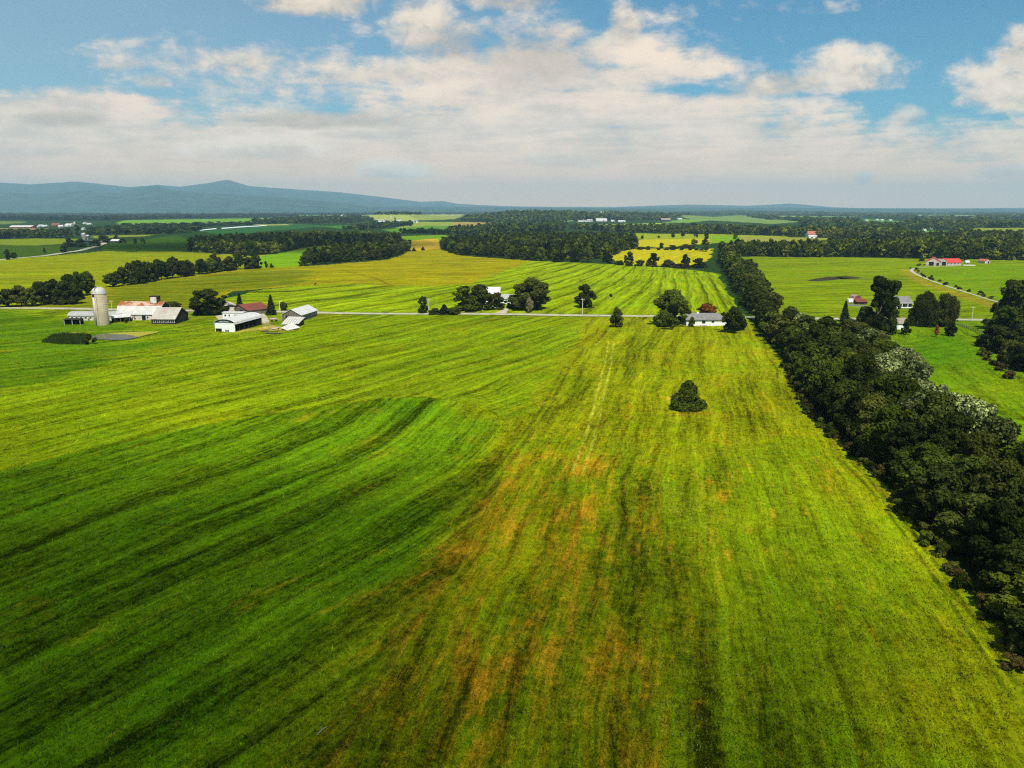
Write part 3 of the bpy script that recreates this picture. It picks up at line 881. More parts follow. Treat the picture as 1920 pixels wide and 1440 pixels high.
# bank of dark soil and weeds in the far pasture
def mound(name, pts, hh, mat, label):
    p = [np.array(q) for q in W(*pts)]
    q = smooth_line(p + [p[0]], 5)[:-1]
    c = sum(q) / len(q)
    rr = np.random.default_rng(3)
    vs, fs, n = [(c[0], c[1], hs(*c) + hh)], [], len(q)
    for k in (0.35, 0.7, 1.0):
        for v in q:
            xx, yy_ = c + (v - c) * k
            vs.append((xx, yy_, hs(xx, yy_) + hh * (1 - k ** 2) * rr.uniform(.7, 1.25) - (0.05 if k == 1 else 0)))
    fs += [(0, 1 + i, 1 + (i + 1) % n) for i in range(n)]
    for k in range(2):
        for i in range(n):
            a = 1 + k * n + i; b = 1 + k * n + (i + 1) % n
            fs.append((a, a + n, b + n, b))
    tag(MB().add(vs, fs).obj(name, mat, smooth=True), label, None, None, 'structure')


mound('terrain', [(1512, 526), (1540, 523.2), (1590, 520.8), (1620, 521.2), (1596, 523.2), (1580, 523), (1556, 525.6), (1528, 527.4)], 2.0, material('dark_soil', (0.026, 0.022, 0.006), var=0.5, scale=0.25), 'long low bank of dark weedy soil in the pasture')

# mountains on the skyline
def mountains():
    ridge = [(-500, 352), (-300, 347), (-120, 350), (0, 343), (60, 347), (150, 341), (200, 346), (245, 351), (300, 347), (340, 351), (390, 345), (430, 338), (470, 349), (560, 355.5), (640, 360), (720, 369.5), (790, 378.5), (830, 377.5), (860, 383),
             (950, 387), (1040, 388.5), (1150, 388.5), (1290, 383.5), (1400, 386), (1480, 382), (1520, 385), (1560, 389), (1620, 391), (1750, 391.5), (2000, 389), (2400, 384)]
    front = [(-500, 366), (-200, 362), (0, 358), (80, 364), (160, 357), (225, 362), (255, 353), (295, 346.5), (330, 356), (400, 362), (480, 368), (560, 372), (640, 381), (700, 388), (2400, 393)]
    def rows(prof, d0, d1, seed, name, mat):
        rr = np.random.default_rng(seed)
        pxs = np.linspace(-500, 2400, 700)
        tops = np.interp(pxs, [p[0] for p in prof], [p[1] for p in prof])
        nd = 34
        dist = np.linspace(d0, d1 * 1.25, nd)
        V = np.zeros((nd, len(pxs), 3))
        ph = rr.uniform(0, 6, 40)
        far = np.interp(pxs, [-500, 150, 900, 2400], [.78, .80, 1.0, 1.0]) if seed == 1 else np.ones(len(pxs))
        for j, dd in enumerate(dist):
            uu = np.array([ray(p, 393)[0] / ray(p, 393)[1] for p in pxs])
            pk = np.array([ZAT(t_, p, d1 * k_) for t_, p, k_ in zip(tops, pxs, far)]) + 8
            s = np.clip((dd - d0) / (d1 - d0), 0, None)
            prof_h = np.where(s <= 1, s ** 1.3, np.maximum(0, 1 - (np.maximum(s - 1, 0) / 0.45) ** 1.5))
            ddv = dd * far
            xx = uu * ddv
            nz = np.zeros_like(xx)
            for o in range(9):
                fr = 0.00035 * 1.7 ** o
                nz += (np.abs(np.sin(xx * fr + dd * fr * 0.6 + ph[o] + 1.5 * np.sin(dd * fr * 0.8 + ph[o + 9]))) - .63) * 0.62 ** o
            shape = prof_h * (1 + 0.30 * nz * (1 - np.exp(-((s - 1) / .25) ** 2)) + 0.035 * nz)
            V[j, :, 0] = xx; V[j, :, 1] = ddv; V[j, :, 2] = np.maximum(pk, 0) * shape - 3
        i = np.arange(nd - 1)[:, None] * len(pxs) + np.arange(len(pxs) - 1)[None]
        f = np.stack([i, i + 1, i + len(pxs) + 1, i + len(pxs)], -1).reshape(-1, 4)
        tag(link(name, mesh_np(name, V.reshape(-1, 3), f, mat, smooth=True)), 'blue hazy mountains on the skyline' if seed == 1 else 'wooded foothills below the mountains', None, None, 'structure')
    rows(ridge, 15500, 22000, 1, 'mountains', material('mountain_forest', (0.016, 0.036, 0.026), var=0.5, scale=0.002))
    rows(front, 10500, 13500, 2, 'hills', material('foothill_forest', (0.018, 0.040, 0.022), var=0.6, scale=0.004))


mountains()

# ------------------------------------------------------------------ trees
def leaf_quads(pos, nrm, size, rr, flat=1.0):
    """rhombic leaf sprays at pos facing nrm"""
    n = len(pos)
    a = rr.normal(size=(n, 3))
    t1 = np.cross(nrm, a); t1 /= np.linalg.norm(t1, axis=1)[:, None] + 1e-9
    t2 = np.cross(nrm, t1)
    s = (size * rr.uniform(.6, 1.5, n))[:, None]
    asp = rr.uniform(.45, .9, n)[:, None]
    v = np.stack([pos - t1 * s, pos - t2 * s * asp + nrm * s * .15, pos + t1 * s, pos + t2 * s * asp + nrm * s * .15], 1).reshape(-1, 3)
    f = np.arange(n * 4).reshape(-1, 4)
    return v, f


def crown_blobs(rr, kind, R, Ht, nb):
    t0 = {'round': .16, 'bushy': .04, 'tall': .05, 'willow': .08, 'shrub': .0, 'wide': .06, 'peak': .0}[kind]
    C, B = [], []
    for i in range(nb):
        t = rr.uniform(0, 1) ** (.9 if kind != 'peak' else 1.5)
        if kind == 'tall':
            prof = 0.55 + .45 * math.sin(math.pi * min(1, t * 1.05)) if t < .85 else .55
        elif kind == 'peak':
            prof = 1.0 - .85 * t
        elif kind in ('bushy', 'shrub', 'wide'):
            prof = math.sqrt(max(0.06, 1 - max(0, (t - .28) / .74) ** 2)) * (0.82 + .18 * min(1, t / .28))
        else:
            prof = math.sqrt(max(0.05, 1 - ((t - .45) / .56) ** 2))
        az = i * 2.39996 + rr.uniform(-.5, .5)
        rad = prof * R * rr.uniform(.45, .88) if i % 4 else prof * R * rr.uniform(.0, .4)
        br = R * (rr.uniform(.13, .27) if kind != 'peak' else rr.uniform(.16, .28) * (1.1 - .5 * t))
        z = (t0 + (1 - t0) * t) * (Ht - br * .8) + br * .1
        if kind != 'peak' and i % 6 == 5:          # a bough that sticks out of the crown
            rad *= 1.22; br *= .7; z += .04 * Ht
        C.append((rad * math.cos(az), rad * math.sin(az), max(z, br * .6))); B.append(br)
    top = .3 if kind != 'peak' else .13
    C.append((0, 0, Ht - R * top)); B.append(R * top)
    if kind == 'peak':                             # filled, sloping shoulders
        for k in range(26):
            t = (k % 5) / 6 + .08
            a = k * 2.4
            rd = R * (1 - .9 * t) * (.55 if k % 2 else .3)
            C.append((rd * math.cos(a), rd * math.sin(a), t * Ht)); B.append(R * .26 * (1.15 - .75 * t))
    return np.array(C), np.array(B)


def crown_arrays(seed, kind, R, Ht, nb, nl, ls):
    rr = np.random.default_rng(seed)
    if kind == 'cone':
        n = nl
        t = rr.uniform(0, 1, n) ** 1.35            # more low down
        lay = np.floor(t * 13) / 13
        tt = lay + (t - lay) * .55
        az = rr.uniform(0, 2 * np.pi, n)
        rmax = R * (1 - tt) ** .85 * (1 + .18 * np.sin(az * 5 + lay * 40)) + .05
        rad = rmax * rr.uniform(.25, 1, n) ** .6
        pos = np.stack([rad * np.cos(az), rad * np.sin(az), (.04 + .96 * tt) * Ht - rad * .28], 1)
        nrm = np.stack([np.cos(az) * .6, np.sin(az) * .6, np.full(n, .8)], 1) + rr.normal(scale=.35, size=(n, 3))
        nrm /= np.linalg.norm(nrm, axis=1)[:, None]
        return leaf_quads(pos, nrm, ls, rr)
    C, B = crown_blobs(rr, kind, R, Ht, nb)
    w = B ** 2 / (B ** 2).sum()
    idx = rr.choice(len(B), nl, p=w)
    d = rr.normal(size=(nl, 3)); d[:, 2] += .35
    d /= np.linalg.norm(d, axis=1)[:, None]
    lump = 1 + .16 * np.sin(d[:, 0] * 7 + idx) * np.sin(d[:, 1] * 6 + idx * 2) + rr.normal(scale=.17, size=nl)
    pos = C[idx] + d * (B[idx] * lump)[:, None] * np.array([1, 1, .86])
    if kind == 'willow':
        drop = rr.uniform(0, 1, nl) ** 2 * R * .55
        pos[:, 2] -= drop * (np.hypot(pos[:, 0], pos[:, 1]) / R)
    keep = pos[:, 2] > (.02 * Ht)
    for k in range(len(B)):                        # drop what lies deep inside another clump
        dd = np.linalg.norm((pos - C[k]) / np.array([1, 1, .86]), axis=1)
        keep &= ~((dd < B[k] * .72) & (idx != k))
    pos, d = pos[keep], d[keep]
    m = len(pos)
    nrm = d + rr.normal(scale=.52, size=(m, 3)) + np.array([0, 0, .2])
    if kind == 'willow':
        nrm[:, 2] *= .35
    nrm /= np.linalg.norm(nrm, axis=1)[:, None]
    return leaf_quads(pos, nrm, ls, rr)


def trunk_mesh(seed, R, Ht, kind):
    rr = random.Random(seed)
    b = MB()
    r = 0.035 * Ht * .6 + .08
    if kind == 'cone':
        b.tube((0, 0, -.3), (0, 0, Ht * .9), r * .8, .03, 7)
        return b
    top = (rr.uniform(-.3, .3), rr.uniform(-.3, .3), Ht * .42)
    b.tube((0, 0, -.3), (0, 0, Ht * .05), r * 1.5, r, 9, False)
    b.tube((0, 0, Ht * .05), top, r, r * .7, 9)
    for i in range(5):
        a = i * 1.257 + rr.uniform(-.4, .4)
        e = (R * .5 * math.cos(a), R * .5 * math.sin(a), Ht * rr.uniform(.58, .8))
        s = (top[0] * .8, top[1] * .8, Ht * rr.uniform(.25, .42))
        mid = tuple(s[k] * .5 + e[k] * .5 + (0, 0, .06 * Ht)[k] for k in range(3))
        b.tube(s, mid, r * .5, r * .34, 6)
        b.tube(mid, e, r * .34, r * .12, 6)
    return b


POOL = {}


def pool(kind, lod, n):
    """crown and trunk meshes of one kind, shared by every copy"""
    key = (kind, lod)
    if key not in POOL:
        out = []
        R0, H0 = {'round': (5, 11), 'bushy': (5, 11), 'tall': (4, 17), 'willow': (6, 11), 'shrub': (2.2, 2.6), 'cone': (3, 10), 'wide': (4, 6), 'peak': (4.5, 6)}[kind]
        if lod == 'near':
            nb, nl, ls = 60, 24000, .25
        elif lod == 'mid':
            nb, nl, ls = 42, 3800, .50
        else:
            nb, nl, ls = 26, 1000, .80
        if kind == 'shrub':
            nb, nl, ls = 12, (2600 if lod == 'near' else 700), (.17 if lod == 'near' else .3)
        if kind in ('wide', 'peak') and lod == 'near':
            ls = .24
        if kind == 'cone':
            nl, ls = int(nl * .7), ls * .8
        for i in range(n):
            v, f = crown_arrays(sum(map(ord, kind + lod)) * 31 + i * 17, kind, R0, H0, nb, nl, ls)
            cm = mesh_np(f'{kind}_crown', v, f, LEAF['dark'])
            tm = trunk_mesh(i + 5, R0, H0, kind).mesh(f'{kind}_trunk', M_BARK, True)
            out.append((cm, tm, R0, H0))
        POOL[key] = out
    return POOL[key]


trnd = random.Random(11)
NTREE = 0


def tree(x, y, h, r, kind, leaf, label, lod='mid', group=None, name='tree', cat='tree', nvar=5, trunk=True):
    global NTREE
    NTREE += 1
    vs = pool(kind, lod, nvar)
    cm, tm, R0, H0 = vs[trnd.randrange(len(vs))]
    t = thing(name, label, cat, (x, y, hs(x, y) - .05), trnd.uniform(0, 6.28), group)
    s = (r / R0, r / R0 * trnd.uniform(.92, 1.08), h / H0)
    c = link('crown', cm, t); c.scale = s
    c.material_slots[0].link = 'OBJECT'; c.material_slots[0].material = LEAF[leaf]
    if trunk:
        k = link('trunk', tm, t); k.scale = s
    return t


def tree_px(px, py, top, wpx, kind, leaf, label, lod='mid', **kw):
    """a tree whose foot is at a photograph pixel, with its top row and its width in pixels"""
    x, y = G(px, py)
    rr_ = wpx / 2 / F * y * 1.02
    y += min(rr_ * .5, 3.0) if kind in ('bushy', 'willow', 'shrub', 'wide', 'peak') else 0
    x = (px - 960) / F * y / ray(px, py)[1] * 1.0 if False else x * (y / max(1e-6, G(px, py)[1]))
    h = ZAT(top, px, y) - hs(x, y)
    return tree(x, y, h, rr_, kind, leaf, label, lod, **kw)


ONES = 'zeroth first second third fourth fifth sixth seventh eighth ninth tenth eleventh twelfth thirteenth fourteenth fifteenth sixteenth seventeenth eighteenth nineteenth'.split()
TENS = {20: 'twent', 30: 'thirt', 40: 'fort', 50: 'fift', 60: 'sixt', 70: 'sevent', 80: 'eight', 90: 'ninet'}


def nth(n):
    if n < 20:
        return ONES[n]
    t, u = n // 10 * 10, n % 10
    return TENS[t] + ('ieth' if u == 0 else 'y-' + ONES[u])


# the long tree row along the field edge, coming towards the camera
def lerp_line(pts, y):
    return float(np.interp(y, [p[1] for p in pts], [p[0] for p in pts]))


EDGE = [(51, 40), (56.7, 77.3), (62.0, 94.3), (65.0, 118.4), (69.7, 131.7), (71.5, 156.7), (75.4, 192.3), (89.0, 247.1), (102.6, 319.5), (110.9, 359.4), (130.9, 448.1), (165, 592.8), (205, 779.6), (233, 924.3)]
ROW_GROUP = 'trees of the long row along the field edge'


def tree_row():
    rr = random.Random(5)
    counts = {}

    def one(y, off, side, r, h, leaf, lod, part):
        key = (side, part)
        counts[key] = counts.get(key, 0) + 1
        where = {'a': 'from its near end', 'b': 'beyond the road'}[part]
        look = {'dark': 'dark', 'green': 'green', 'olive': 'olive', 'silver': 'silvery', 'fresh': 'light green', 'brown': 'brownish'}[leaf]
        lab = f'{look} tree on the {side} side of the long row, {nth(counts[key])} {where}'
        tree(lerp_line(EDGE, y) + off, y, h, r, rr.choice(['bushy', 'bushy', 'bushy', 'round']) if lod != 'near' else 'bushy', leaf, lab, lod, ROW_GROUP, nvar=8 if lod == 'near' else 6)
    def leafpick(p=.0):
        q = rr.random()
        return 'silver' if q < p else 'dark' if q < p + (1 - p) * .42 else 'green' if q < p + (1 - p) * .76 else 'olive' if q < p + (1 - p) * .93 else 'fresh'
    y = 62.0
    while y < 205:
        hh = 9.5 + 4.0 * ease(80, 150, y)
        one(y + rr.uniform(-1.5, 1.5), 4.8 + rr.uniform(-.6, 1.2), 'field', rr.uniform(4.4, 5.8), hh * rr.uniform(.6, 1.02), leafpick(), 'near', 'a')
        one(y + rr.uniform(-2, 2) + 4, 11.0 + rr.uniform(-1, 1), 'middle', rr.uniform(4.8, 6.2), hh * rr.uniform(.85, 1.28), leafpick(.10 if y < 120 else .3), 'near', 'a')
        if y > 100:
            one(y + rr.uniform(-2, 2), (16.5 if 132 < y < 185 else 18.5) + rr.uniform(-1.2, 1.2), 'lawn', rr.uniform(4.8, 6.0) + (.9 if 132 < y < 185 else 0), hh * (rr.uniform(.8, 1.1) if not 132 < y < 185 else rr.uniform(1.0, 1.22)), leafpick(1.0 if 132 < y < 185 else .15), 'near', 'a')
        y += rr.uniform(7.4, 9.0)
    while y < 330:
        one(y + rr.uniform(-2, 2), 4.6 + rr.uniform(-.6, 1.2), 'field', rr.uniform(4.4, 5.8), rr.uniform(8.5, 11), leafpick(), 'mid', 'a')
        one(y + rr.uniform(-2, 2) + 4, 13 + rr.uniform(-1, 1), 'middle', rr.uniform(4.6, 6.0), rr.uniform(9.5, 12), leafpick(.1), 'mid', 'a')
        if 196 < y < 285:
            one(y + rr.uniform(-2, 2) + 3, 30 + rr.uniform(-2, 2), 'garden', rr.uniform(5.2, 6.8), rr.uniform(9.5, 12.5), leafpick(1.0 if 203 < y < 226 else .2), 'near', 'a')
        if y < 300:
            one(y + rr.uniform(-2, 2), 21.5 + rr.uniform(-1.5, 1.5), 'lawn', rr.uniform(4.4, 5.8), rr.uniform(8.5, 11), leafpick(.22), 'mid', 'a')
        y += rr.uniform(8.6, 10.2)
    while y < 366:
        one(y, 4.5, 'field', 4.8, rr.uniform(9, 12), leafpick(), 'mid', 'a')
        y += 9.0
    y = 377
    while y < 800:
        k = 1.0 + (y - 377) / 900
        one(y + rr.uniform(-2, 2), 4.4 + rr.uniform(-1, 1.4), 'field', rr.uniform(4.3, 6) * k, rr.uniform(9, 13) * k, leafpick(), 'mid' if y < 560 else 'far', 'b')
        if y < 620:
            one(y + rr.uniform(-2, 2) + 4, 12 + rr.uniform(-1.5, 1.5), 'pasture', rr.uniform(4.2, 5.6) * k, rr.uniform(8.5, 11.5) * k, leafpick(), 'mid' if y < 560 else 'far', 'b')
        y += rr.uniform(8.4, 10.4) * k
    # low brush at its foot
    y = 66.0
    while y < 250:
        for _ in range(2):
            yy_ = y + rr.uniform(-2, 2)
            tree(lerp_line(EDGE, yy_) + rr.uniform(-1.6, 1.2), yy_, rr.uniform(1.2, 2.6), rr.uniform(1.1, 2.0), 'shrub', rr.choice(['brown', 'olive', 'dark', 'green', 'brown']),
                 'low brownish shrub at the foot of the long tree row', 'near' if y < 170 else 'mid', 'low shrubs along the foot of the tree row', 'shrub', 'shrub', 4, False)
        y += rr.uniform(4.0, 5.6)


tree_row()

# hedgerow on the far side of the road, by the silo
def line_trees(pts, n, hlo, hhi, rlo, rhi, fmt, group, leafs, seed, lod='mid', kinds=('bushy', 'round'), jit=2.0):
    rr = random.Random(seed)
    p = [np.array(q) for q in W(*pts)]
    seg = [np.linalg.norm(b - a) for a, b in zip(p[:-1], p[1:])]
    L = sum(seg)
    for i in range(n):
        s = (i + .5 + rr.uniform(-.3, .3)) / n * L
        k = 0
        while k < len(seg) - 1 and s > seg[k]:
            s -= seg[k]; k += 1
        q = p[k] + (p[k + 1] - p[k]) * min(1, s / seg[k])
        leaf = rr.choice(leafs)
        lab = fmt.format(nth=nth(i + 1), look={'dark': 'dark', 'green': 'green', 'olive': 'olive', 'fresh': 'light green', 'brown': 'brownish', 'wood': 'green'}[leaf]) if '{' in fmt else fmt
        tree(q[0] + rr.uniform(-jit, jit), q[1] + rr.uniform(-jit, jit) + 2, rr.uniform(hlo, hhi), rr.uniform(rlo, rhi), rr.choice(kinds), leaf, lab, lod, group)


HB = 'trees of the hedgerow beyond the silo road'
line_trees([(-60, 581), (0, 577), (60, 574), (110, 571), (152, 569)], 11, 9, 13, 4, 6, '{look} roadside tree in the hedgerow past the silo, {nth} from its road end', HB, ['dark', 'green', 'dark', 'olive'], 3)
line_trees([(60, 569), (120, 562), (168, 552)], 6, 11, 14.5, 4, 5.5, '{look} tall tree behind the roadside hedgerow, {nth} towards the silo', HB, ['dark', 'green'], 4)
line_trees([(197, 539), (240, 535), (300, 525), (350, 518), (420, 508), (484, 503)], 24, 9, 16, 4.0, 6.5, '{look} tree in the sloping hedgerow above the silo, {nth} from its lower end', HB, ['dark', 'green', 'dark', 'olive'], 6)

# copse on the green slope
line_trees([(566, 499), (600, 495), (640, 492), (680, 489), (720, 486), (750, 476)], 15, 9, 13, 4.5, 7, 'dark green tree on the near edge of the long copse between green and gold fields', 'trees on the near edge of the copse', ['dark', 'green'], 8)
# near edge of the central wood
line_trees([(832, 467), (862, 478), (905, 482), (960, 486), (1000, 488.5), (1055, 492), (1110, 491)], 26, 9, 15, 4.5, 7, 'dark green tree on the near edge of the central wood', 'trees on the near edge of the central wood', ['dark', 'green', 'wood'], 9)

# single trees, each from its own spot in the photograph
for args in (
    (392, 592, 543, 70, 'bushy', 'dark', 'big dark spreading tree between the red and white barns and the silo barn'),
    (322, 580, 566, 34, 'wide', 'dark', 'low dark shrubby tree behind the right end of the silo barn'),
    (450, 581, 549, 17, 'cone', 'needle', 'small dark spruce behind the red roofed shed'),
    (509, 590, 552, 21, 'cone', 'needle', 'tall dark spruce between the red roof and the grey wooden barn'),
    (532, 583, 567, 15, 'wide', 'dark', 'round dark shrub beside the white lamp post'),
    (793, 588, 556, 20, 'bushy', 'dark', 'narrow upright tree by the roadside pole, alone'),
    (872, 585, 537, 50, 'bushy', 'green', 'large green tree on the outer side of the white farmhouse'),
    (905, 583, 536, 42, 'bushy', 'dark', 'large dark tree next to the white farmhouse roof'),
    (898, 576, 533, 28, 'round', 'dark', 'dark tree top showing behind the two farmhouse trees'),
    (931, 581, 549, 32, 'round', 'olive', 'small pale green tree in front of the white farmhouse'),
    (963, 579, 553, 34, 'bushy', 'green', 'small green tree beside the farmhouse drive'),
    (996, 581.5, 521, 80, 'bushy', 'olive', 'huge rounded tree beside the farmhouse drive'),
    (993, 586, 558, 14, 'round', 'pale', 'slender silvery young tree in front of the huge rounded tree'),
    (1096, 578, 533, 38, 'bushy', 'dark', 'dark two-humped tree behind the white roadside pole'),
    (1145, 557, 551, 8, 'shrub', 'dark', 'tiny round bush alone in the striped hay field'),
    (1155, 614, 577, 25, 'bushy', 'olive', 'small leaning tree beside the road across from the bush in the hay field'),
    (1256, 612, 544, 70, 'bushy', 'green', 'big spreading tree beside the white ranch house'),
    (1283, 608, 570, 26, 'bushy', 'dark', 'dark tree against the end wall of the white ranch house'),
    (1254, 618, 588, 22, 'round', 'green', 'small tree in front of the big spreading tree by the ranch house'),
    (1326, 589, 569, 38, 'wide', 'red', 'rusty red maple behind the ranch house roof'),
    (1297, 613, 594, 12, 'bushy', 'green', 'upright shrub against the white ranch house wall'),
    (1374, 624, 577, 40, 'round', 'fresh', 'light green tree in front of the far end of the ranch house'),
    (1385, 620, 592, 30, 'wide', 'green', 'low dark green tree joined to the light green tree by the ranch house'),
    (1288, 771, 714, 74, 'peak', 'green', 'lone dark pointed bush in the middle of the near hay field'),
    (1642, 630, 519, 52, 'tall', 'dark', 'tall dark poplar rising beside the blue-white garage'),
    (1664, 628, 526, 44, 'tall', 'green', 'second tall poplar top, joined to the tallest poplar'),
    (1620, 618, 575, 30, 'bushy', 'green', 'bushy green tree at the foot of the tall poplars'),
    (1583, 603, 563, 20, 'cone', 'needle', 'neat dark cone shaped spruce by the road'),
    (1612, 604, 577, 16, 'cone', 'needle', 'small spruce between the cone spruce and the poplars'),
    (1733, 613, 549, 56, 'willow', 'willow', 'dark drooping willow nearer the poplars'),
    (1770, 613, 551, 52, 'willow', 'willow', 'dark drooping willow farther from the poplars'),
    (1752, 612, 580, 36, 'round', 'green', 'light tree in front of the two willows'),
    (1755, 632, 609, 8, 'round', 'rust', 'thin dead orange tree on the lawn'),
    (1782, 631, 604, 22, 'bushy', 'dark', 'round dark tree on the lawn beside the dead orange tree'),
    (1698, 628, 598, 18, 'bushy', 'green', 'small tree at the corner of the blue-white garage'),
    (1678, 602, 580, 14, 'round', 'fresh', 'small light tree across the road from the blue-white garage'),
    (1712, 602, 586, 14, 'shrub', 'dark', 'low bush between the willows and the road'),
    (1895, 622, 526, 70, 'round', 'dark', 'tall dark tree at the far end of the thick clump by the fence'),
    (1880, 640, 575, 70, 'bushy', 'green', 'green tree in the thick clump next to the rail fence'),
    (1862, 655, 610, 52, 'bushy', 'dark', 'dark tree at the tip of the thick clump facing the lawn'),
    (1905, 668, 600, 80, 'bushy', 'dark', 'broad dark tree in the middle of the thick clump'),
    (1895, 690, 640, 56, 'wide', 'olive', 'low olive tree on the lawn edge of the thick clump'),
    (1935, 700, 630, 70, 'bushy', 'dark', 'dark tree at the near end of the thick clump'),
    (1950, 640, 545, 80, 'bushy', 'dark', 'dark tree at the back of the thick clump'),
    (295, 499, 486, 15, 'round', 'olive', 'lone round tree in the yellow field past the silo'),
    (409, 477, 453, 20, 'round', 'olive', 'lone olive tree standing before the dark wood'),
    (452, 482, 455, 24, 'bushy', 'olive', 'olive tree before the dark wood, first of its small group'),
    (470, 480, 453, 22, 'bushy', 'green', 'green tree before the dark wood, middle of its small group'),
    (497, 477, 456, 24, 'round', 'olive', 'thin pale tree before the dark wood, end of its small group'),
    (499, 502, 490, 9, 'shrub', 'dark', 'small bush at the top end of the sloping hedgerow'),
    (509, 502, 494, 9, 'shrub', 'dark', 'smaller bush just past the top end of the sloping hedgerow'),
    (591, 534, 530, 6, 'shrub', 'dark', 'tiny dark bush on the border of striped and gold fields'),
    (1179, 497, 473, 17, 'round', 'dark', 'thin round headed tree first in the hedge below the gold field'),
    (1225, 497, 475, 22, 'bushy', 'dark', 'full round tree in the middle of the hedge below the gold field'),
    (1285, 498, 477, 19, 'round', 'dark', 'flat topped tree in the hedge below the gold field'),
    (1200, 499, 488, 20, 'wide', 'dark', 'low shrub clump between the thin and full hedge trees'),
    (1253, 500, 487, 22, 'wide', 'green', 'low shrub clump between the full and flat topped trees'),
    (1275, 503, 494, 26, 'wide', 'brown', 'low brown shrub clump under the flat topped tree'),
    (1310, 503, 484, 24, 'bushy', 'dark', 'dark tree where the hedge meets the long tree row'),
    (1140, 492, 478, 24, 'wide', 'dark', 'dark shrubby tree at the corner of the central wood'),
    (1158, 497, 489, 12, 'shrub', 'dark', 'round bush just past the corner of the central wood'),
    (1240, 466, 455, 11, 'bushy', 'dark', 'small dark tree at the end of the gold field hedge'),
    (1262, 467, 460, 20, 'wide', 'dark', 'low hedge shrub behind the gold field'),
    (1285, 466, 458, 20, 'wide', 'olive', 'olive hedge shrub behind the gold field'),
    (1300, 467, 449, 20, 'bushy', 'olive', 'olive tree in the hedge behind the gold field'),
    (1202, 467, 463, 22, 'wide', 'dark', 'low dark hedge end beside the central wood'),
    (1204, 448, 441, 8, 'shrub', 'dark', 'small bush in the far yellow strip by the wood'),
    (1235, 447, 442, 6, 'round', 'dark', 'tiny tree in the far yellow strip'),
    (1262, 446, 436, 8, 'round', 'dark', 'dark tree second along the far yellow strip'),
    (1280, 446, 434, 8, 'round', 'dark', 'dark tree third along the far yellow strip'),
    (1305, 446, 432, 9, 'round', 'dark', 'dark tree last along the far yellow strip'),
    (1323, 472, 437, 16, 'tall', 'dark', 'tall dark tree at the far end of the long tree row'),
    (1378, 450, 437, 9, 'round', 'green', 'green tree by the tan strip beyond the belt of trees'),
    (15, 487, 468, 12, 'bushy', 'dark', 'dark tree on the edge of the yellow field by the lane'),
    (27, 485, 473, 12, 'bushy', 'dark', 'shorter dark tree beside the lane edge tree'),
    (84, 475, 464, 6, 'tall', 'dark', 'thin leaning tree by the lane'),
    (121, 474, 460, 16, 'bushy', 'dark', 'dark squat tree beside the lane bend'),
    (130, 463, 447, 18, 'bushy', 'dark', 'blue-dark tree before the dark silo'),
    (152, 463, 448, 24, 'bushy', 'dark', 'blue-dark tree among the farm sheds by the silo pair'),
    (178, 462, 450, 22, 'bushy', 'dark', 'dark tree by the bend of the lane'),
    (194, 455, 441, 24, 'bushy', 'dark', 'round dark tree next to the white roofed far barn'),
    (219, 453, 441, 12, 'bushy', 'dark', 'dark tree behind the white roofed far barn'),
    (230, 456, 446, 16, 'bushy', 'dark', 'dark tree on the open side of the white roofed far barn'),
    (254, 458, 447, 8, 'bushy', 'dark', 'small dark tree in the dark green field'),
    (268, 457, 447, 9, 'bushy', 'dark', 'second small dark tree in the dark green field'),
    (146, 442, 421, 14, 'tall', 'dark', 'tall dark tree in the middle of the far farm village'),
    (768, 460, 449, 9, 'bushy', 'dark', 'dark bush in the far gold field'),
    (793, 469, 462, 8, 'cone', 'needle', 'small spruce at the lip of the gold field'),
    (776, 471, 464, 9, 'cone', 'needle', 'small spruce next to the copse on the gold field lip'),
    (1723, 499, 494, 11, 'shrub', 'dark', 'dark bush at the bend of the pale driveway'),
    (1746, 526, 516, 11, 'shrub', 'dark', 'bush half way along the pale driveway'),
    (1728, 490, 483, 12, 'shrub', 'dark', 'dark bush at the open side of the red roofed barns'),
    (1807, 489, 484, 12, 'shrub', 'green', 'green bush past the long red roof'),
    (215, 605, 598, 12, 'shrub', 'green', 'green bush in front of the small white lean-to'),
    (237, 606, 597, 12, 'shrub', 'dark', 'dark bush at the corner of the gambrel barn'),
    (168, 646, 627, 24, 'shrub', 'brown', 'dark brown bush on the pond bank'),
    (833, 589, 570, 26, 'cone', 'needle', 'dark little spruce in the roadside shrubs'),
    (815, 590, 578, 26, 'wide', 'dark', 'low dark shrub next to the roadside pole'),
    (850, 590, 577, 28, 'wide', 'dark', 'low dark shrub under the large farmhouse trees'),
):
    px, py, top, wpx, kind, leaf, lab = args
    far = py < 500
    big = lab.startswith(('lone dark pointed', 'tall dark poplar', 'second tall', 'dark drooping', 'big spreading', 'huge rounded', 'broad dark', 'dark tree at the near', 'low olive tree'))
    nm, ct = ('bush', 'bush') if kind == 'shrub' or 'bush ' in lab or lab.endswith('bush') else ('shrub', 'shrub') if ('shrub' in lab and 'shrubby tree' not in lab) else ('spruce', 'tree') if kind == 'cone' else ('willow', 'tree') if kind == 'willow' else ('tree', 'tree')
    tree_px(px, py, top, wpx, kind, leaf, lab, 'far' if far else ('near' if big else 'mid'), name=nm, cat=ct, nvar=4 if big else 3, trunk=kind != 'shrub')

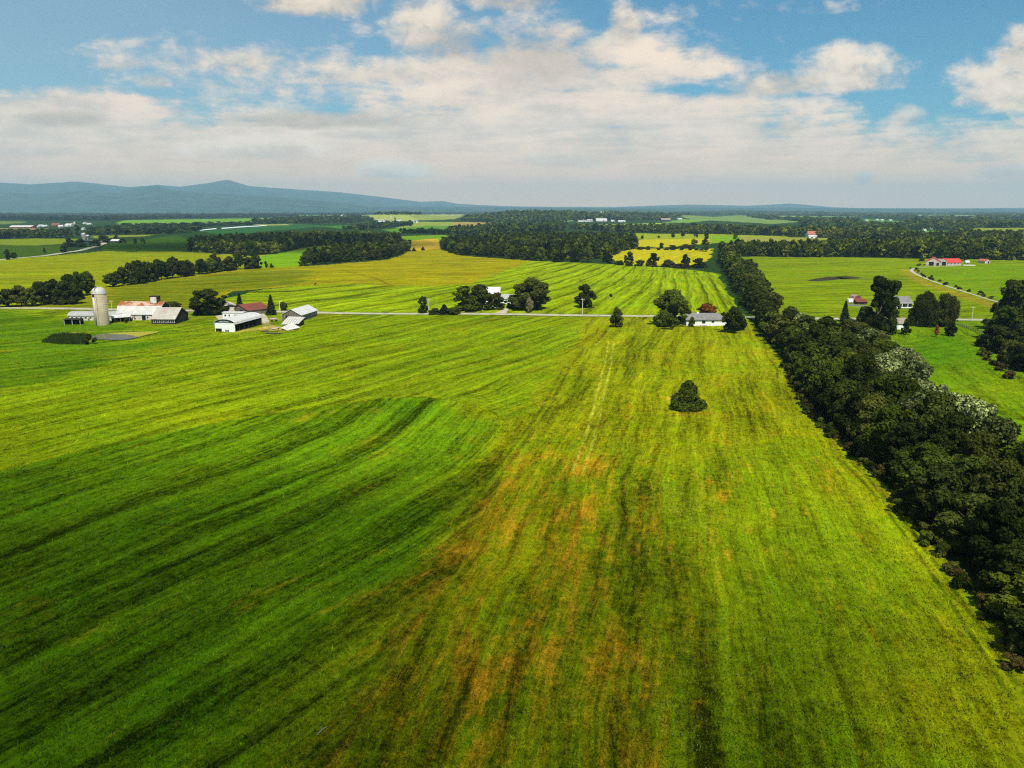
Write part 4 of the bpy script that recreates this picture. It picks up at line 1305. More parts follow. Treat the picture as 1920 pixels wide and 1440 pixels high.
line_trees([(1142, 494), (1180, 499), (1240, 501), (1300, 503), (1328, 503)], 15, 2.2, 4.5, 2.2, 4.0, 'low shrub in the hedge along the edge of the gold field', 'low shrubs of the hedge below the gold field', ['dark', 'green', 'brown', 'dark'], 31, 'far', ('wide', 'shrub'))
line_trees([(1712, 504), (1740, 521), (1775, 533), (1815, 546), (1855, 558), (1878, 566)], 16, 1.2, 2.4, 1.2, 2.2, 'small bush in the scrubby line beside the pale driveway', 'small bushes beside the pale driveway', ['dark', 'olive', 'brown', 'dark'], 32, 'far', ('shrub',))
line_trees([(1838, 640), (1850, 668), (1872, 690), (1905, 712), (1940, 730)], 14, 1.2, 2.6, 1.3, 2.4, 'brushy shrub at the foot of the thick clump of trees', 'brushy shrubs at the foot of the thick clump', ['brown', 'olive', 'dark', 'brown'], 33, 'mid', ('shrub',), 1.2)
line_trees([(1196, 468), (1225, 469), (1262, 469), (1330, 470)], 9, 2.5, 5, 3, 5, 'hedge shrub behind the gold field', 'hedge shrubs behind the gold field', ['dark', 'olive', 'green'], 34, 'far', ('wide',))
for o in [o for o in COL.objects if o.parent is None and o.get('group', '').startswith(('low shrubs of', 'small bushes', 'brushy shrubs', 'hedge shrubs'))]:
    o.name = 'shrub'; o['category'] = 'shrub'

# ------------------------------------------------------------------ woods: masses of trees nobody would count
WOODV = {}


def wood_variant(i, nl, ls):
    key = (i, nl)
    if key not in WOODV:
        WOODV[key] = crown_arrays(900 + i * 7, 'bushy', 5, 11, 15, nl, ls)
    return WOODV[key]


def scatter_wood(name, pts, scales, leaf, label, seed, nl=150, ls=1.5):
    rr = np.random.default_rng(seed)
    vs, fs, tn = [], [], []
    off = 0
    for (x, y), (r, h), td in zip(pts, scales, rr.normal(0, .42, len(pts))):
        v, f = wood_variant(int(rr.integers(8)), nl, ls)
        a = rr.uniform(0, 6.28)
        c, s = math.cos(a), math.sin(a)
        q = np.empty_like(v)
        kx, kz = r / 5, h / 11
        q[:, 0] = (v[:, 0] * c - v[:, 1] * s) * kx + x
        q[:, 1] = (v[:, 0] * s + v[:, 1] * c) * kx + y
        q[:, 2] = v[:, 2] * kz + hs(x, y)
        vs.append(q); fs.append(f + off); off += len(v)
        tn.append(np.full(len(f), td))
    if not vs:
        return
    me = mesh_np(name, np.concatenate(vs), np.concatenate(fs), LEAF[leaf], np.concatenate(tn))
    tag(link(name, me), label, None, None, 'stuff')


def wood(name, poly, hh, sp, leaf, label, seed, nl=150, ls=1.5):
    p = W(*poly)
    rr = np.random.default_rng(seed)
    xs = [q[0] for q in p]; ys = [q[1] for q in p]
    gx, gy = np.meshgrid(np.arange(min(xs), max(xs), sp), np.arange(min(ys), max(ys), sp * 1.15))
    x = gx.ravel() + rr.uniform(-.45, .45, gx.size) * sp; y = gy.ravel() + rr.uniform(-.45, .45, gx.size) * sp
    k = inside(x, y, p)
    x, y = x[k], y[k]
    sc = [(sp * rr.uniform(.52, .85), hh * rr.uniform(.6, 1.2)) for _ in x]
    scatter_wood(name, list(zip(x, y)), sc, leaf, label, seed + 1, nl, ls)


HOLES = [[(1450, 404.5), (1610, 406.5), (1600, 413), (1460, 411)], [(1700, 402.5), (1840, 403.5), (1830, 409.5), (1715, 408.5)], [(1605, 408), (1705, 413), (1695, 425), (1610, 424)], [(1690, 430), (1785, 431), (1780, 447), (1700, 447)],
         [(1330, 409), (1500, 414), (1500, 424), (1330, 419)], [(1110, 420.5), (1260, 417), (1250, 426), (1120, 430)], [(-80, 413), (48, 413), (48, 424), (-80, 424)], [(1520, 424), (1600, 427), (1590, 433), (1530, 430)], [(1850, 412), (1990, 412), (1990, 418), (1860, 418)],
         [(560, 403.5), (640, 403.5), (640, 408), (560, 408)], [(90, 404.5), (200, 404.5), (195, 408.5), (95, 408.5)]]


def far_wood(name, poly, hh, leaf, label, seed, dx=5.0, dy=0.9, nl=60):
    rr = np.random.default_rng(seed)
    xs = [q[0] for q in poly]; ys = [q[1] for q in poly]
    pts, sc = [], []
    yy_ = min(ys)
    while yy_ < max(ys):
        for xx in np.arange(min(xs), max(xs), dx):
            a, b = xx + rr.uniform(-.5, .5) * dx, yy_ + rr.uniform(-.5, .5) * dy
            if inside(np.array([a]), np.array([b]), poly)[0] and not any(inside(np.array([a]), np.array([b]), h_)[0] for h_ in HOLES):
                q = G(a, max(b, 397.2))
                d = math.hypot(*q)
                pts.append(q); sc.append((max(5.0, d / F * dx * .8), hh * rr.uniform(.7, 1.2) * (1 + d / 25000)))
        yy_ += dy
    scatter_wood(name, pts, sc, leaf, label, seed, nl, 1.9)


wood('woodland', [(355, 471), (460, 478.5), (510, 476.5), (570, 463.5), (690, 455.5), (750, 455), (745, 449), (600, 448), (450, 453), (360, 461)], 12, 8.0, 'wood', 'long dark wood beyond the yellow field', 21, 130)
wood('woodland', [(568, 496), (640, 490), (722, 484), (766, 470.5), (748, 466), (650, 472), (590, 483)], 11, 7.5, 'wood', 'copse of green trees between the fields', 22, 170)
wood('woodland', [(830, 466), (862, 476), (905, 480), (1000, 486), (1060, 489), (1130, 485), (1152, 478), (1194, 466), (1190, 456), (1110, 449), (950, 451), (840, 458)], 12.5, 7.5, 'wood', 'broad central wood behind the striped hay field', 23, 170)
wood('woodland', [(1368, 480), (1500, 482.3), (1650, 483), (1800, 486), (2200, 492), (2200, 470), (1800, 463), (1640, 466), (1500, 470.5), (1370, 471)], 12.5, 8.0, 'wood', 'belt of trees along the far side of the pasture', 24, 170)
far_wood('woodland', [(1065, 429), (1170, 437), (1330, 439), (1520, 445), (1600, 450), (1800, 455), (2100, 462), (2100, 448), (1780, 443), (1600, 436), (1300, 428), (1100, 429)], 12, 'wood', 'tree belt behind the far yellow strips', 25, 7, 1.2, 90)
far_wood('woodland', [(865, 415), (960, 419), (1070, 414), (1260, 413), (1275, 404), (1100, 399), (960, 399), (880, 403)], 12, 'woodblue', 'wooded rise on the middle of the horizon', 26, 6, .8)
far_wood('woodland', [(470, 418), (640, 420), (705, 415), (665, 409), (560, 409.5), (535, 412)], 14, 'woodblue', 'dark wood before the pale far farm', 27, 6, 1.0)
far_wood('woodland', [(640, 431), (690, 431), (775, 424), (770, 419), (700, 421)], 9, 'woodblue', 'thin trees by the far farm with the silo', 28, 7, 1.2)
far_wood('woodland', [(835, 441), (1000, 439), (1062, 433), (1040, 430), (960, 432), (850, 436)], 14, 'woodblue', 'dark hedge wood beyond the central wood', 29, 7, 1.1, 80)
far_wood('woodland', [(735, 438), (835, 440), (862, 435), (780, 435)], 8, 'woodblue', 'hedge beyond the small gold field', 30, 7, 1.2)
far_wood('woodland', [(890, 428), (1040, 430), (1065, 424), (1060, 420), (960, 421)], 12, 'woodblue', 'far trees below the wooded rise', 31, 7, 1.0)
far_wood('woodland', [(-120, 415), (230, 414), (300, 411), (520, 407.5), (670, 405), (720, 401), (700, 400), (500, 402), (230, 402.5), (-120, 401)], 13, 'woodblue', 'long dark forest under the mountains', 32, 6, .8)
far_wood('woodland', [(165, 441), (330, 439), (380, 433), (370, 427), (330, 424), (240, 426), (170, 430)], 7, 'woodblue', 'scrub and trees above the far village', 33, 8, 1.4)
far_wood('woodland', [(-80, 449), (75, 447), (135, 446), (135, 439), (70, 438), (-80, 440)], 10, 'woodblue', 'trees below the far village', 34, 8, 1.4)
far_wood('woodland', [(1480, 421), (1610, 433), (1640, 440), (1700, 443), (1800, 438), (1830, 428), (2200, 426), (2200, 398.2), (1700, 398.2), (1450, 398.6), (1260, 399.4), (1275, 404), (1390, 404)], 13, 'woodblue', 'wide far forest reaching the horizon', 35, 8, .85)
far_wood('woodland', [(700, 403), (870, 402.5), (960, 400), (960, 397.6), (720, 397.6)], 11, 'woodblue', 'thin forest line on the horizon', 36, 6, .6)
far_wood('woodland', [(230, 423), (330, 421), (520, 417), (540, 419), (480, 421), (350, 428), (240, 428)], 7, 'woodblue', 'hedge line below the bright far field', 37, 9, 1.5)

# ------------------------------------------------------------------ buildings
M_WHITE_METAL = material('white_metal_roof', (.50, .485, .45), var=0.12, scale=0.5, rough=0.5, spec=0.4, streak=(1, 0.9, 0.10))
M_WHITE_PAINT = material('white_paint', (0.74, 0.74, 0.72), var=0.06, scale=1.0, rough=0.7, streak=(2, .35, .12))
M_RUST_ROOF = material('rusted_metal_roof', (0.42, 0.29, 0.20), var=0.2, scale=0.3, rough=0.7, colour2=(0.26, 0.085, 0.03), c2=(.44, .56))
M_PALE_ROOF = material('weathered_metal_roof', (0.37, 0.34, 0.285), var=0.14, scale=0.25, rough=0.6, colour2=(0.29, 0.15, 0.09), c2=(.50, .62), streak=(1, 1.2, .18))
M_GREY_ROOF = material('grey_metal_roof', (0.31, 0.305, 0.29), var=0.12, scale=0.3, rough=0.55)
M_SHINGLE = material('grey_shingles', (0.17, 0.165, 0.155), var=0.25, scale=1.2, rough=0.9)
M_TAN_ROOF = material('tan_shingles', (0.24, 0.21, 0.15), var=0.2, scale=1.2, rough=0.9)
M_RED_ROOF = material('red_metal_roof', (0.50, 0.045, 0.035), var=0.12, scale=0.4, rough=0.5)
M_OXIDE_ROOF = material('oxide_red_roof', (0.17, 0.05, 0.03), var=0.2, scale=0.4, rough=0.6, streak=(1, 1.0, .3))
M_BROWN_ROOF = material('brown_roof', (0.19, 0.085, 0.055), var=0.2, scale=0.6)
M_STRIPED = material('streaked_metal_roof', (0.46, 0.44, 0.39), var=0.12, scale=0.5, rough=0.5, streak=(0, 1.15, .75))
M_DARK_WOOD = material('dark_barn_boards', (0.035, 0.028, 0.022), var=0.35, scale=1.0, streak=(0, .5, .5))
M_GREY_WOOD = material('weathered_boards', (0.16, 0.135, 0.105), var=0.3, scale=0.8, streak=(0, .8, .65))
M_WHITEWASH = material('flaking_whitewash', (0.52, 0.48, 0.41), var=0.2, scale=0.9, colour2=(0.13, 0.085, 0.055), c2=(.52, .60))
M_RED_WALL = material('red_boards', (0.30, 0.05, 0.04), var=0.2, scale=0.8)
M_PINK_WALL = material('pale_block_wall', (0.48, 0.42, 0.37), var=0.15, scale=0.8)
M_BLUE_WALL = material('pale_blue_siding', (0.46, 0.56, 0.60), var=0.08, scale=1.0, streak=(2, .3, .15))
M_GLASS = material('dark_glass', (0.02, 0.025, 0.03), rough=0.12, spec=0.6, var=0.1)
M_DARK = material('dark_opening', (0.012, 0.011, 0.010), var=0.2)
M_TRIM = material('white_trim', (0.78, 0.78, 0.76), var=0.04)
M_CONC = material('silo_staves', (0.37, 0.315, 0.20), var=0.12, scale=0.35, rough=0.85, streak=(2, .78, .35), colour2=(0.33, 0.28, 0.17), c2=(.55, .75))
M_DOME = material('silo_dome_metal', (0.42, 0.40, 0.375), var=0.10, scale=0.6, rough=0.5, spec=0.4)
M_STEEL = material('galvanised_steel', (0.35, 0.36, 0.36), var=0.2, scale=1.0, rough=0.45, metal=0.5)


def offset_profile(prof, th):
    out = []
    for i, (x, z) in enumerate(prof):
        a = prof[max(i - 1, 0)]; b = prof[min(i + 1, len(prof) - 1)]
        dx, dz = b[0] - a[0], b[1] - a[1]
        L = math.hypot(dx, dz) or 1
        out.append((x - dz / L * th, z + dx / L * th))
    return out


def roof_strip(prof, y0, y1, th, oh):
    """thick roof following an (x, z) profile, eaves carried out by oh"""
    p = list(prof)
    (x0, z0), (x1, z1) = p[0], p[1]
    L = math.hypot(x1 - x0, z1 - z0); p[0] = (x0 - (x1 - x0) / L * oh, z0 - (z1 - z0) / L * oh)
    (x0, z0), (x1, z1) = p[-1], p[-2]
    L = math.hypot(x1 - x0, z1 - z0); p[-1] = (x0 - (x1 - x0) / L * oh, z0 - (z1 - z0) / L * oh)
    lo = offset_profile(p, .02); up = offset_profile(p, .02 + th)
    b = MB()
    n = len(p)
    for i in range(n - 1):
        vs = []
        for y in (y0, y1):
            vs += [(lo[i][0], y, lo[i][1]), (lo[i + 1][0], y, lo[i + 1][1]), (up[i + 1][0], y, up[i + 1][1]), (up[i][0], y, up[i][1])]
        fs = [(3, 2, 6, 7), (1, 0, 4, 5), (0, 1, 2, 3), (5, 4, 7, 6)]
        if i == 0: fs.append((0, 3, 7, 4))
        if i == n - 2: fs.append((2, 1, 5, 6))
        b.add(vs, fs)
    return b


def gable(w, eave, ridge):
    return [(-w / 2, eave), (0, ridge), (w / 2, eave)]


def arch(w, eave, rise, n=12):
    return [(-w / 2 * math.cos(math.pi * i / n), eave + rise * math.sin(math.pi * i / n) ** 1.0) for i in range(n + 1)]


def building(name, label, cat, loc, rz, w, L, prof, mwall, mroof, windows=(), doors=(), oh=.35, yoh=.3, th=.14, group=None, trim=M_TRIM, roofname='roof'):
    """ridge along local y, which spans -L/2..L/2; walls at x = +-w/2"""
    t = thing(name, label, cat, loc, rz, group)
    MB().prism([(-w / 2, -.3)] + [(x, z) for x, z in prof] + [(w / 2, -.3)], -L / 2, L / 2).obj('wall', mwall, t)
    roof_strip(prof, -L / 2 - yoh, L / 2 + yoh, th, oh).obj(roofname, mroof, t)

    def plate(side, a, z, ww, hh, d0, d1):
        b = MB()
        if side == 'front': b.box(a - ww / 2, a + ww / 2, -L / 2 - d1, -L / 2 - d0, z, z + hh)
        elif side == 'back': b.box(a - ww / 2, a + ww / 2, L / 2 + d0, L / 2 + d1, z, z + hh)
        elif side == 'left': b.box(-w / 2 - d1, -w / 2 - d0, a - ww / 2, a + ww / 2, z, z + hh)
        else: b.box(w / 2 + d0, w / 2 + d1, a - ww / 2, a + ww / 2, z, z + hh)
        return b
    for side, a, z, ww, hh in windows:
        f = plate(side, a, z - .1, ww + .2, hh + .2, -.05, .04).obj('window', trim, t)
        plate(side, a, z, ww, hh, .042, .07).obj('pane', M_GLASS, f)
    for side, a, z, ww, hh, mat in doors:
        plate(side, a, z, ww, hh, -.05, .05).obj('door', mat, t)
    return t


def at(x, y, up=0.0):
    return (x, y, hs(x, y) + up)


# silo
def silo():
    x, y = G(192, 609)
    t = thing('silo', 'tall cream concrete silo with pale metal dome beside the pond', 'silo', at(x, y))
    r, hh = 2.95, 13.9
    b = MB().lathe([(r, -.3), (r, hh)], 40)
    b.obj('wall', M_CONC, t, True)
    hp = MB()
    z = .6
    while z < hh - .3:
        hp.lathe([(r + .0, z), (r + .035, z), (r + .035, z + .05), (r + .0, z + .05)], 40)
        z += .78
    hp.obj('hoops', M_STEEL, t)
    prof = [(r + .12, hh - .1), (r + .12, hh + .12)] + [((r + .05) * math.cos(a), hh + .12 + 2.75 * math.sin(a)) for a in np.linspace(.05, 1.50, 9)]
    dome = MB().lathe(prof, 32).obj('dome', M_DOME, t, True)
    rb = MB()
    for i in range(12):
        a0 = 2 * math.pi * i / 12
        for k in range(2, len(prof) - 1):
            p0 = ((prof[k][0] + .02) * math.cos(a0), (prof[k][0] + .02) * math.sin(a0), prof[k][1]); p1 = ((prof[k + 1][0] + .02) * math.cos(a0), (prof[k + 1][0] + .02) * math.sin(a0), prof[k + 1][1])
            rb.tube(p0, p1, .035, .035, 4)
    rb.obj('seam', M_STEEL, dome)
    # chute up the side that faces left of the camera
    a = math.radians(-90 + 28 - 48)
    ca, sa = math.cos(a), math.sin(a)
    ch = MB()
    n = 10
    ch.tube((ca * (r + .12), sa * (r + .12), 0.2), (ca * (r + .12), sa * (r + .12), hh - .8), .36, .36, n)
    ch.obj('chute', material('chute_metal', (0.52, 0.50, 0.42), var=.15, scale=.5), t, True)
    MB().tube((ca * (r + .1), sa * (r + .1), hh - 1.3), (ca * (r + .05), sa * (r + .05), hh - .25), .5, .5, 8).obj('chute_hood', M_DARK_WOOD, t)
    a2 = a + .12
    dh = MB()
    for k in np.linspace(.35, 1.15, 7):
        pass
    p = [((r + .10) * math.cos(q) * math.cos(a2), (r + .10) * math.cos(q) * math.sin(a2), hh + .14 + 2.78 * math.sin(q)) for q in np.linspace(.55, 1.25, 5)]
    for p0, p1 in zip(p[:-1], p[1:]):
        dh.tube(p0, p1, .16, .16, 6)
    dh.obj('hatch', M_DARK, dome)
    pl = MB()
    ang = a + .42
    pl.tube(((r + .06) * math.cos(ang), (r + .06) * math.sin(ang), 0), ((r + .06) * math.cos(ang), (r + .06) * math.sin(ang), hh * .96), .06, .06, 6)
    pl.obj('pipe', material('rusty_pipe', (.2, .12, .07)), t)


silo()
PI2 = math.pi / 2
# gambrel barn: ridge runs across the view (rz = 90 degrees puts local -x towards the camera)
GX, GY = -172.0, 363.0
gb = building('barn', 'white gambrel barn with rust along its roof ridge beside the silo', 'barn', at(GX, GY), PI2 - .05, 10, 20.5, [(-5, 3.0), (-3.5, 6.3), (0, 7.9), (3.5, 6.3), (5, 3.0)], M_WHITEWASH, M_WHITE_METAL,
              windows=[('left', y, 1.0, .9, .8) for y in (-8, -6, -4)], doors=[('left', -9.6, .1, 1.2, 2.2, M_DARK), ('left', -2.2, .1, 1.8, 2.1, M_DARK), ('front', 0, .3, 3, 3.4, M_DARK)], oh=.5, th=.16)
# (roof parts: the shallow upper slopes carry the rust)
for s in (-1, 1):
    pts = [(s * 3.56, 6.42), (s * 0.0, 8.12)]
    b = MB()
    (xa, za), (xb, zb) = pts
    b.slab([(xa, -10.62, za + .09), (xb, -10.62, zb + .09), (xb, 10.62, zb + .09), (xa, 10.62, za + .09)] if s < 0 else [(xb, -10.62, zb + .09), (xa, -10.62, za + .09), (xa, 10.62, za + .09), (xb, 10.62, zb + .09)], .05)
    b.obj('ridge_roof', M_RUST_ROOF, gb)
MB().prism([(-5.03, 3.05), (-3.53, 6.2), (0, 7.8), (3.53, 6.2), (5.03, 3.05)], -10.29, -10.25).obj('gable_boards', M_DARK_WOOD, gb)
cu = MB().box(-1.6, 1.5, -7.6, -4.0, 7.2, 10.6).obj('cupola', material('cupola_dark_sides', (.07, .05, .04)), gb)
MB().box(-1.66, -1.6, -7.2, -4.35, 7.7, 10.3).obj('panel', material('cupola_white_front', (.62, .58, .53), colour2=(.35, .26, .2), c2=(.55, .7)), cu)
MB().box(-1.8, 1.7, -7.8, -3.8, 10.6, 10.75).obj('cap', M_DARK_WOOD, cu)
building('barn', 'low barn wing with rust streaked pale roof and dark gable end', 'barn', at(-155.6, 352.6), PI2 - .03, 13.5, 10.8, [(-6.75, 2.3), (.3, 6.5), (6.75, 3.2)], M_DARK_WOOD, M_PALE_ROOF,
         windows=[('left', y, .7, .9, 1.0) for y in (-4.6, -2.9, -1.2, .5, 2.2, 4.0)], doors=[('front', 3.8, .05, 2.4, 2.2, M_DARK)], oh=.5)
building('shed', 'long low shed with arched grey roof behind the silo', 'shed', at(-192.5, 361.5), PI2, 8.0, 24.5, arch(8, 2.2, 1.5), M_WHITEWASH, M_GREY_ROOF,
         windows=[('left', y, .9, .95, .75) for y in np.arange(-10.6, 11.5, 2.1)], oh=.25)


def dark_shed():
    x, y = G(136, 609)
    t = thing('shed', 'small open black shed with two bays in front of the arched shed', 'shed', at(x, y), 0)
    MB().box(-3.6, 3.6, 2.6, 2.75, -.2, 2.3).box(-3.6, -3.45, 0, 2.6, -.2, 2.3).box(3.45, 3.6, 0, 2.6, -.2, 2.3).obj('wall', M_DARK_WOOD, t)
    for xx in (-3.5, 0, 3.5):
        MB().box(xx - .1, xx + .1, -.12, .0, -.2, 2.3).obj('post', M_WHITEWASH, t)
    MB().slab([(-3.9, -.4, 2.42), (3.9, -.4, 2.42), (3.9, 3.0, 2.62), (-3.9, 3.0, 2.62)], .1).obj('roof', M_DARK_WOOD, t)
    MB().box(-3.4, 3.4, 1.2, 2.5, -.1, .9).obj('trough', M_DARK, t)


dark_shed()


def lean_to():
    t = thing('shed', 'small lean-to with flat white roof between silo and gambrel barn', 'shed', at(-178.3, 353.2), .32)
    MB().slab([(-4.0, -2.2, 2.05), (4.2, -2.2, 2.35), (4.2, 2.6, 3.1), (-4.0, 2.6, 2.85)], .12).obj('roof', M_WHITE_METAL, t)
    MB().box(-3.6, 3.8, 2.2, 2.35, -.2, 2.7).box(-3.6, -3.45, -1.7, 2.2, -.2, 2.05).obj('wall', M_DARK_WOOD, t)
    for xx in (-3.5, 0, 3.7):
        MB().box(xx - .08, xx + .08, -1.9, -1.74, -.2, 2.0).obj('post', M_GREY_WOOD, t)


lean_to()


def white_barn():
    W_, L, E = 9.2, 22.5, 3.7
    a = math.radians(-11)
    t = thing('barn', 'white fronted barn with rounded white roof and open dark bays along its side', 'barn', at(-121.0, 325.8), a)
    MB().box(-W_ / 2, W_ / 2, -.12, .1, -.2, E).obj('front_wall', M_WHITE_PAINT, t)
    pr = arch(W_, E, 1.6)
    MB().prism([(-W_ / 2, E - .02)] + pr[1:-1] + [(W_ / 2, E - .02)], -.08, .06).obj('gable_panel', material('dark_gable_boards', (.06, .065, .05), var=.3, scale=1, streak=(0, .7, .5)), t)
    MB().box(-W_ / 2, -W_ / 2 + .14, .1, L, -.2, E).box(-W_ / 2 + .14, W_ / 2, L - .14, L, -.2, E).obj('side_wall', M_GREY_WOOD, t)
    MB().box(W_ / 2 - 3.2, W_ / 2 - 3.1, .1, L - .14, -.2, E - .1).obj('inner_wall', M_DARK, t)  # near-black: the shade inside the open bays is put into its colour
    for k in range(7):
        y = .3 + k * (L - .6) / 6
        MB().box(W_ / 2 - .22, W_ / 2, y - .14, y + .14, -.2, E - .02).obj('post', M_DARK_WOOD, t)
    roof_strip(pr, -.5, L + .4, .14, .55).obj('roof', M_WHITE_METAL, t, False)
    MB().box(-4.3, -1.5, -.17, -.12, -.1, 1.35).obj('door', M_DARK, t)
    for xx in (.45, 1.35):
        MB().box(xx - .32, xx + .32, -.17, -.12, -.05, .9).obj('hatch', M_DARK, t)
    MB().box(-2.6, 1.9, -.14, -.08, E + .25, E + .95).obj('vent', M_STEEL, t)


white_barn()
building('shed', 'shed with oxide red metal roof behind the white fronted barn', 'shed', at(-128.5, 384.5), math.radians(-38), 11, 12.5, [(-5.5, 2.6), (-2.0, 4.7), (5.5, 2.3)], M_GREY_WOOD, M_OXIDE_ROOF, doors=[('front', 0, .1, 2.5, 2.2, M_DARK)], oh=.4)
building('garage', 'low white building with flat roof just behind the white fronted barn', 'garage', at(-131.5, 367.5), PI2, 5.0, 9.5, [(-2.5, 2.7), (0, 2.9), (2.5, 2.7)], M_WHITE_PAINT, M_WHITE_METAL,
         windows=[('left', 3.4, 1.1, .9, .9), ('left', 1.6, 1.1, .7, .9)], doors=[('left', -2.0, .05, 2.6, 1.9, M_RED_WALL)], oh=.2)
building('barn', 'grey wooden barn with white metal roof beside the road', 'barn', at(-100.6, 368.0), math.radians(-9), 9.2, 19, gable(9.2, 3.0, 5.4), M_GREY_WOOD, M_WHITE_METAL,
         windows=[('right', y, 1.3, 1.1, .8) for y in (-7, -4, -1, 2, 5, 7.6)], doors=[('front', -1.5, .1, 2.4, 2.5, M_DARK), ('right', -5.5, .1, 1.4, 2.1, M_DARK)], oh=.6)


def broken_sheds():
    t = thing('shed', 'tumbledown shed with dark streaked metal roof in front of the grey barn', 'shed', at(-97.0, 343.5), -.1)
    MB().slab([(-4.6, -3.2, 1.1), (3.6, -3.2, 1.5), (4.2, 3.6, 3.5), (-3.6, 3.6, 3.7)], .12).obj('roof', M_STRIPED, t)
    MB().prism([(-4.1, -.2), (3.6, -.2), (3.6, 3.1), (-3.6, 3.3)], 3.2, 3.35).obj('wall', M_GREY_WOOD, t)
    for xx in (-3.9, 3.3):
        MB().box(xx - .1, xx + .1, -2.7, -2.5, -.2, 1.05 if xx < 0 else 1.35).obj('post', M_GREY_WOOD, t)
    t = thing('shed', 'collapsed shed with bright white roof lying almost on the grass', 'shed', at(-95.0, 331.5), .02)
    MB().slab([(-4.4, .2, .75), (-.2, -4.6, .28), (4.0, .2, .85), (-.4, 4.4, 2.3)], .12).obj('roof', M_WHITE_METAL, t)
    MB().prism([(-2.9, -.2), (2.6, -.2), (2.0, .95), (-2.2, 1.0)], 1.9, 2.02).obj('wall', M_DARK_WOOD, t)
    for xx, yy_ in ((-3.6, .1), (3.3, .1)):
        MB().box(xx - .1, xx + .1, yy_ - .1, yy_ + .1, -.2, .68).obj('post', M_GREY_WOOD, t)
    t = thing('roof_panel', 'loose pale roof panel propped beside the collapsed shed', 'panel', at(-101.5, 332.0), .6)
    MB().slab([(-2.2, -.7, .25), (1.6, -.7, .9), (1.6, .7, 1.0), (-2.2, .7, .35)], .08).obj('sheet', M_PALE_ROOF, t)
    MB().box(1.2, 1.35, -.6, .6, -.2, .82).obj('prop', M_GREY_WOOD, t)


broken_sheds()


def logs():
    for i, (px, py, rz, c, n_) in enumerate(((514, 626, .06, 'long grey fallen log lying in the grass below the barns', 3.4), (497, 622, .5, 'short dark log in the grass near the white fronted barn', 1.6))):
        x, y = G(px, py)
        t = thing('log', c, 'log', at(x, y, .25), rz)
        MB().tube((-n_, 0, 0), (n_, .1, 0), .32, .26, 9).obj('stem', M_BARK, t)
        MB().tube((n_ * .3, 0, .1), (n_ * .5, .5, .6), .1, .04, 6).obj('branch', M_BARK, t)


logs()


def vehicle(name, label, cat, loc, rz, colour, L=4.5, W_=1.8, kind='car', group=None):
    t = thing(name, label, cat, loc, rz, group)
    body = material(name + '_paint_' + '_'.join(str(int(c * 99)) for c in colour), colour, rough=.3, spec=.5, var=.05)
    MB().prism([(-L / 2, .3), (L / 2, .3), (L / 2, .75), (L * .28, .9), (L * .12, 1.42), (-L * .3, 1.45), (-L * .46, .95), (-L / 2, .9)] if kind == 'car' else
               [(-L / 2, .45), (L / 2, .45), (L / 2, .95), (L * .22, 1.05), (L * .1, 1.75), (-L * .12, 1.78), (-L * .14, 1.05), (-L / 2, 1.05)], -W_ / 2, W_ / 2).obj('body', body, t)
    MB().prism([(L * .10, 1.38), (L * .25, .95), (-L * .4, 1.0), (-L * .28, 1.40)] if kind == 'car' else [(L * .08, 1.7), (L * .2, 1.1), (-L * .1, 1.1), (-L * .1, 1.7)], -W_ / 2 - .01, W_ / 2 + .01).obj('window', M_GLASS, t)
    for sx in (-.3, .31):
        for sy in (-1, 1):
            MB().tube((L * sx, sy * (W_ / 2 - .2), .33), (L * sx, sy * (W_ / 2 + .03), .33), .33, .33, 12).obj('wheel', M_DARK, t)


vehicle('car', 'dark parked car on the gravel by the spruce', 'car', g3(434, 576), .5, (.02, .02, .03))
vehicle('car', 'pale parked car half hidden behind the big dark tree', 'car', g3(423, 571), 1.0, (.5, .5, .48))
vehicle('pickup_truck', 'dark pickup truck parked beside the red roofed shed', 'truck', g3(424, 580), 1.9, (.05, .02, .02), 5.2, 1.9, 'truck')


def wagon():
    t = thing('farm_wagon', 'small rusty farm wagon beside the grey wooden barn', 'wagon', g3(514, 602.5), .4)
    MB().box(-1.6, 1.6, -.9, .9, .75, .9).obj('bed', M_BROWN_ROOF, t)
    MB().box(-1.6, -1.5, -.9, .9, .9, 1.7).box(-1.5, 1.6, .82, .9, .9, 1.5).obj('side_board', M_WHITEWASH, t)
    MB().tube((1.6, 0, .7), (3.0, 0, .35), .06, .05, 6).obj('drawbar', M_STEEL, t)
    for sx in (-1.0, 1.0):
        for sy in (-1, 1):
            MB().tube((sx, sy * .85, .4), (sx, sy * 1.05, .4), .4, .4, 12).obj('wheel', M_DARK, t)


wagon()


def ranch_house():
    t = building('house', 'white single-storey ranch house with grey roof beside the road', 'house', at(83.6, 343.2), PI2 + .04, 8.4, 14.8, gable(8.4, 2.75, 4.9), M_WHITE_PAINT, M_SHINGLE,
                 windows=[('left', -.2, 1.0, 1.5, 1.25), ('left', -4.3, 1.3, 1.2, .9), ('left', 5.6, 1.2, 1.3, 1.1)], doors=[('left', 2.2, .1, 1.0, 2.1, M_TRIM)], oh=.55, yoh=.4)
    MB().prism([(-3.2, -.3), (-3.2, 2.45), (0, 3.9), (3.2, 2.45), (3.2, -.3)], -10.6, -7.42).obj('garage_wall', M_WHITE_PAINT, t)
    roof_strip(gable(6.4, 2.45, 3.9), -10.9, -7.75, .13, .45).obj('garage_roof', M_SHINGLE, t)
    MB().box(-.5, .5, 1.2, 2.0, 4.2, 5.5).obj('chimney', M_TRIM, t)
    MB().box(-5.6, -4.25, -1.6, 1.4, -.1, .25).obj('step', M_CONC, t)
    MB().box(-4.32, -4.22, -7.2, 7.2, 2.52, 2.66).obj('fascia', M_TRIM, t)


ranch_house()


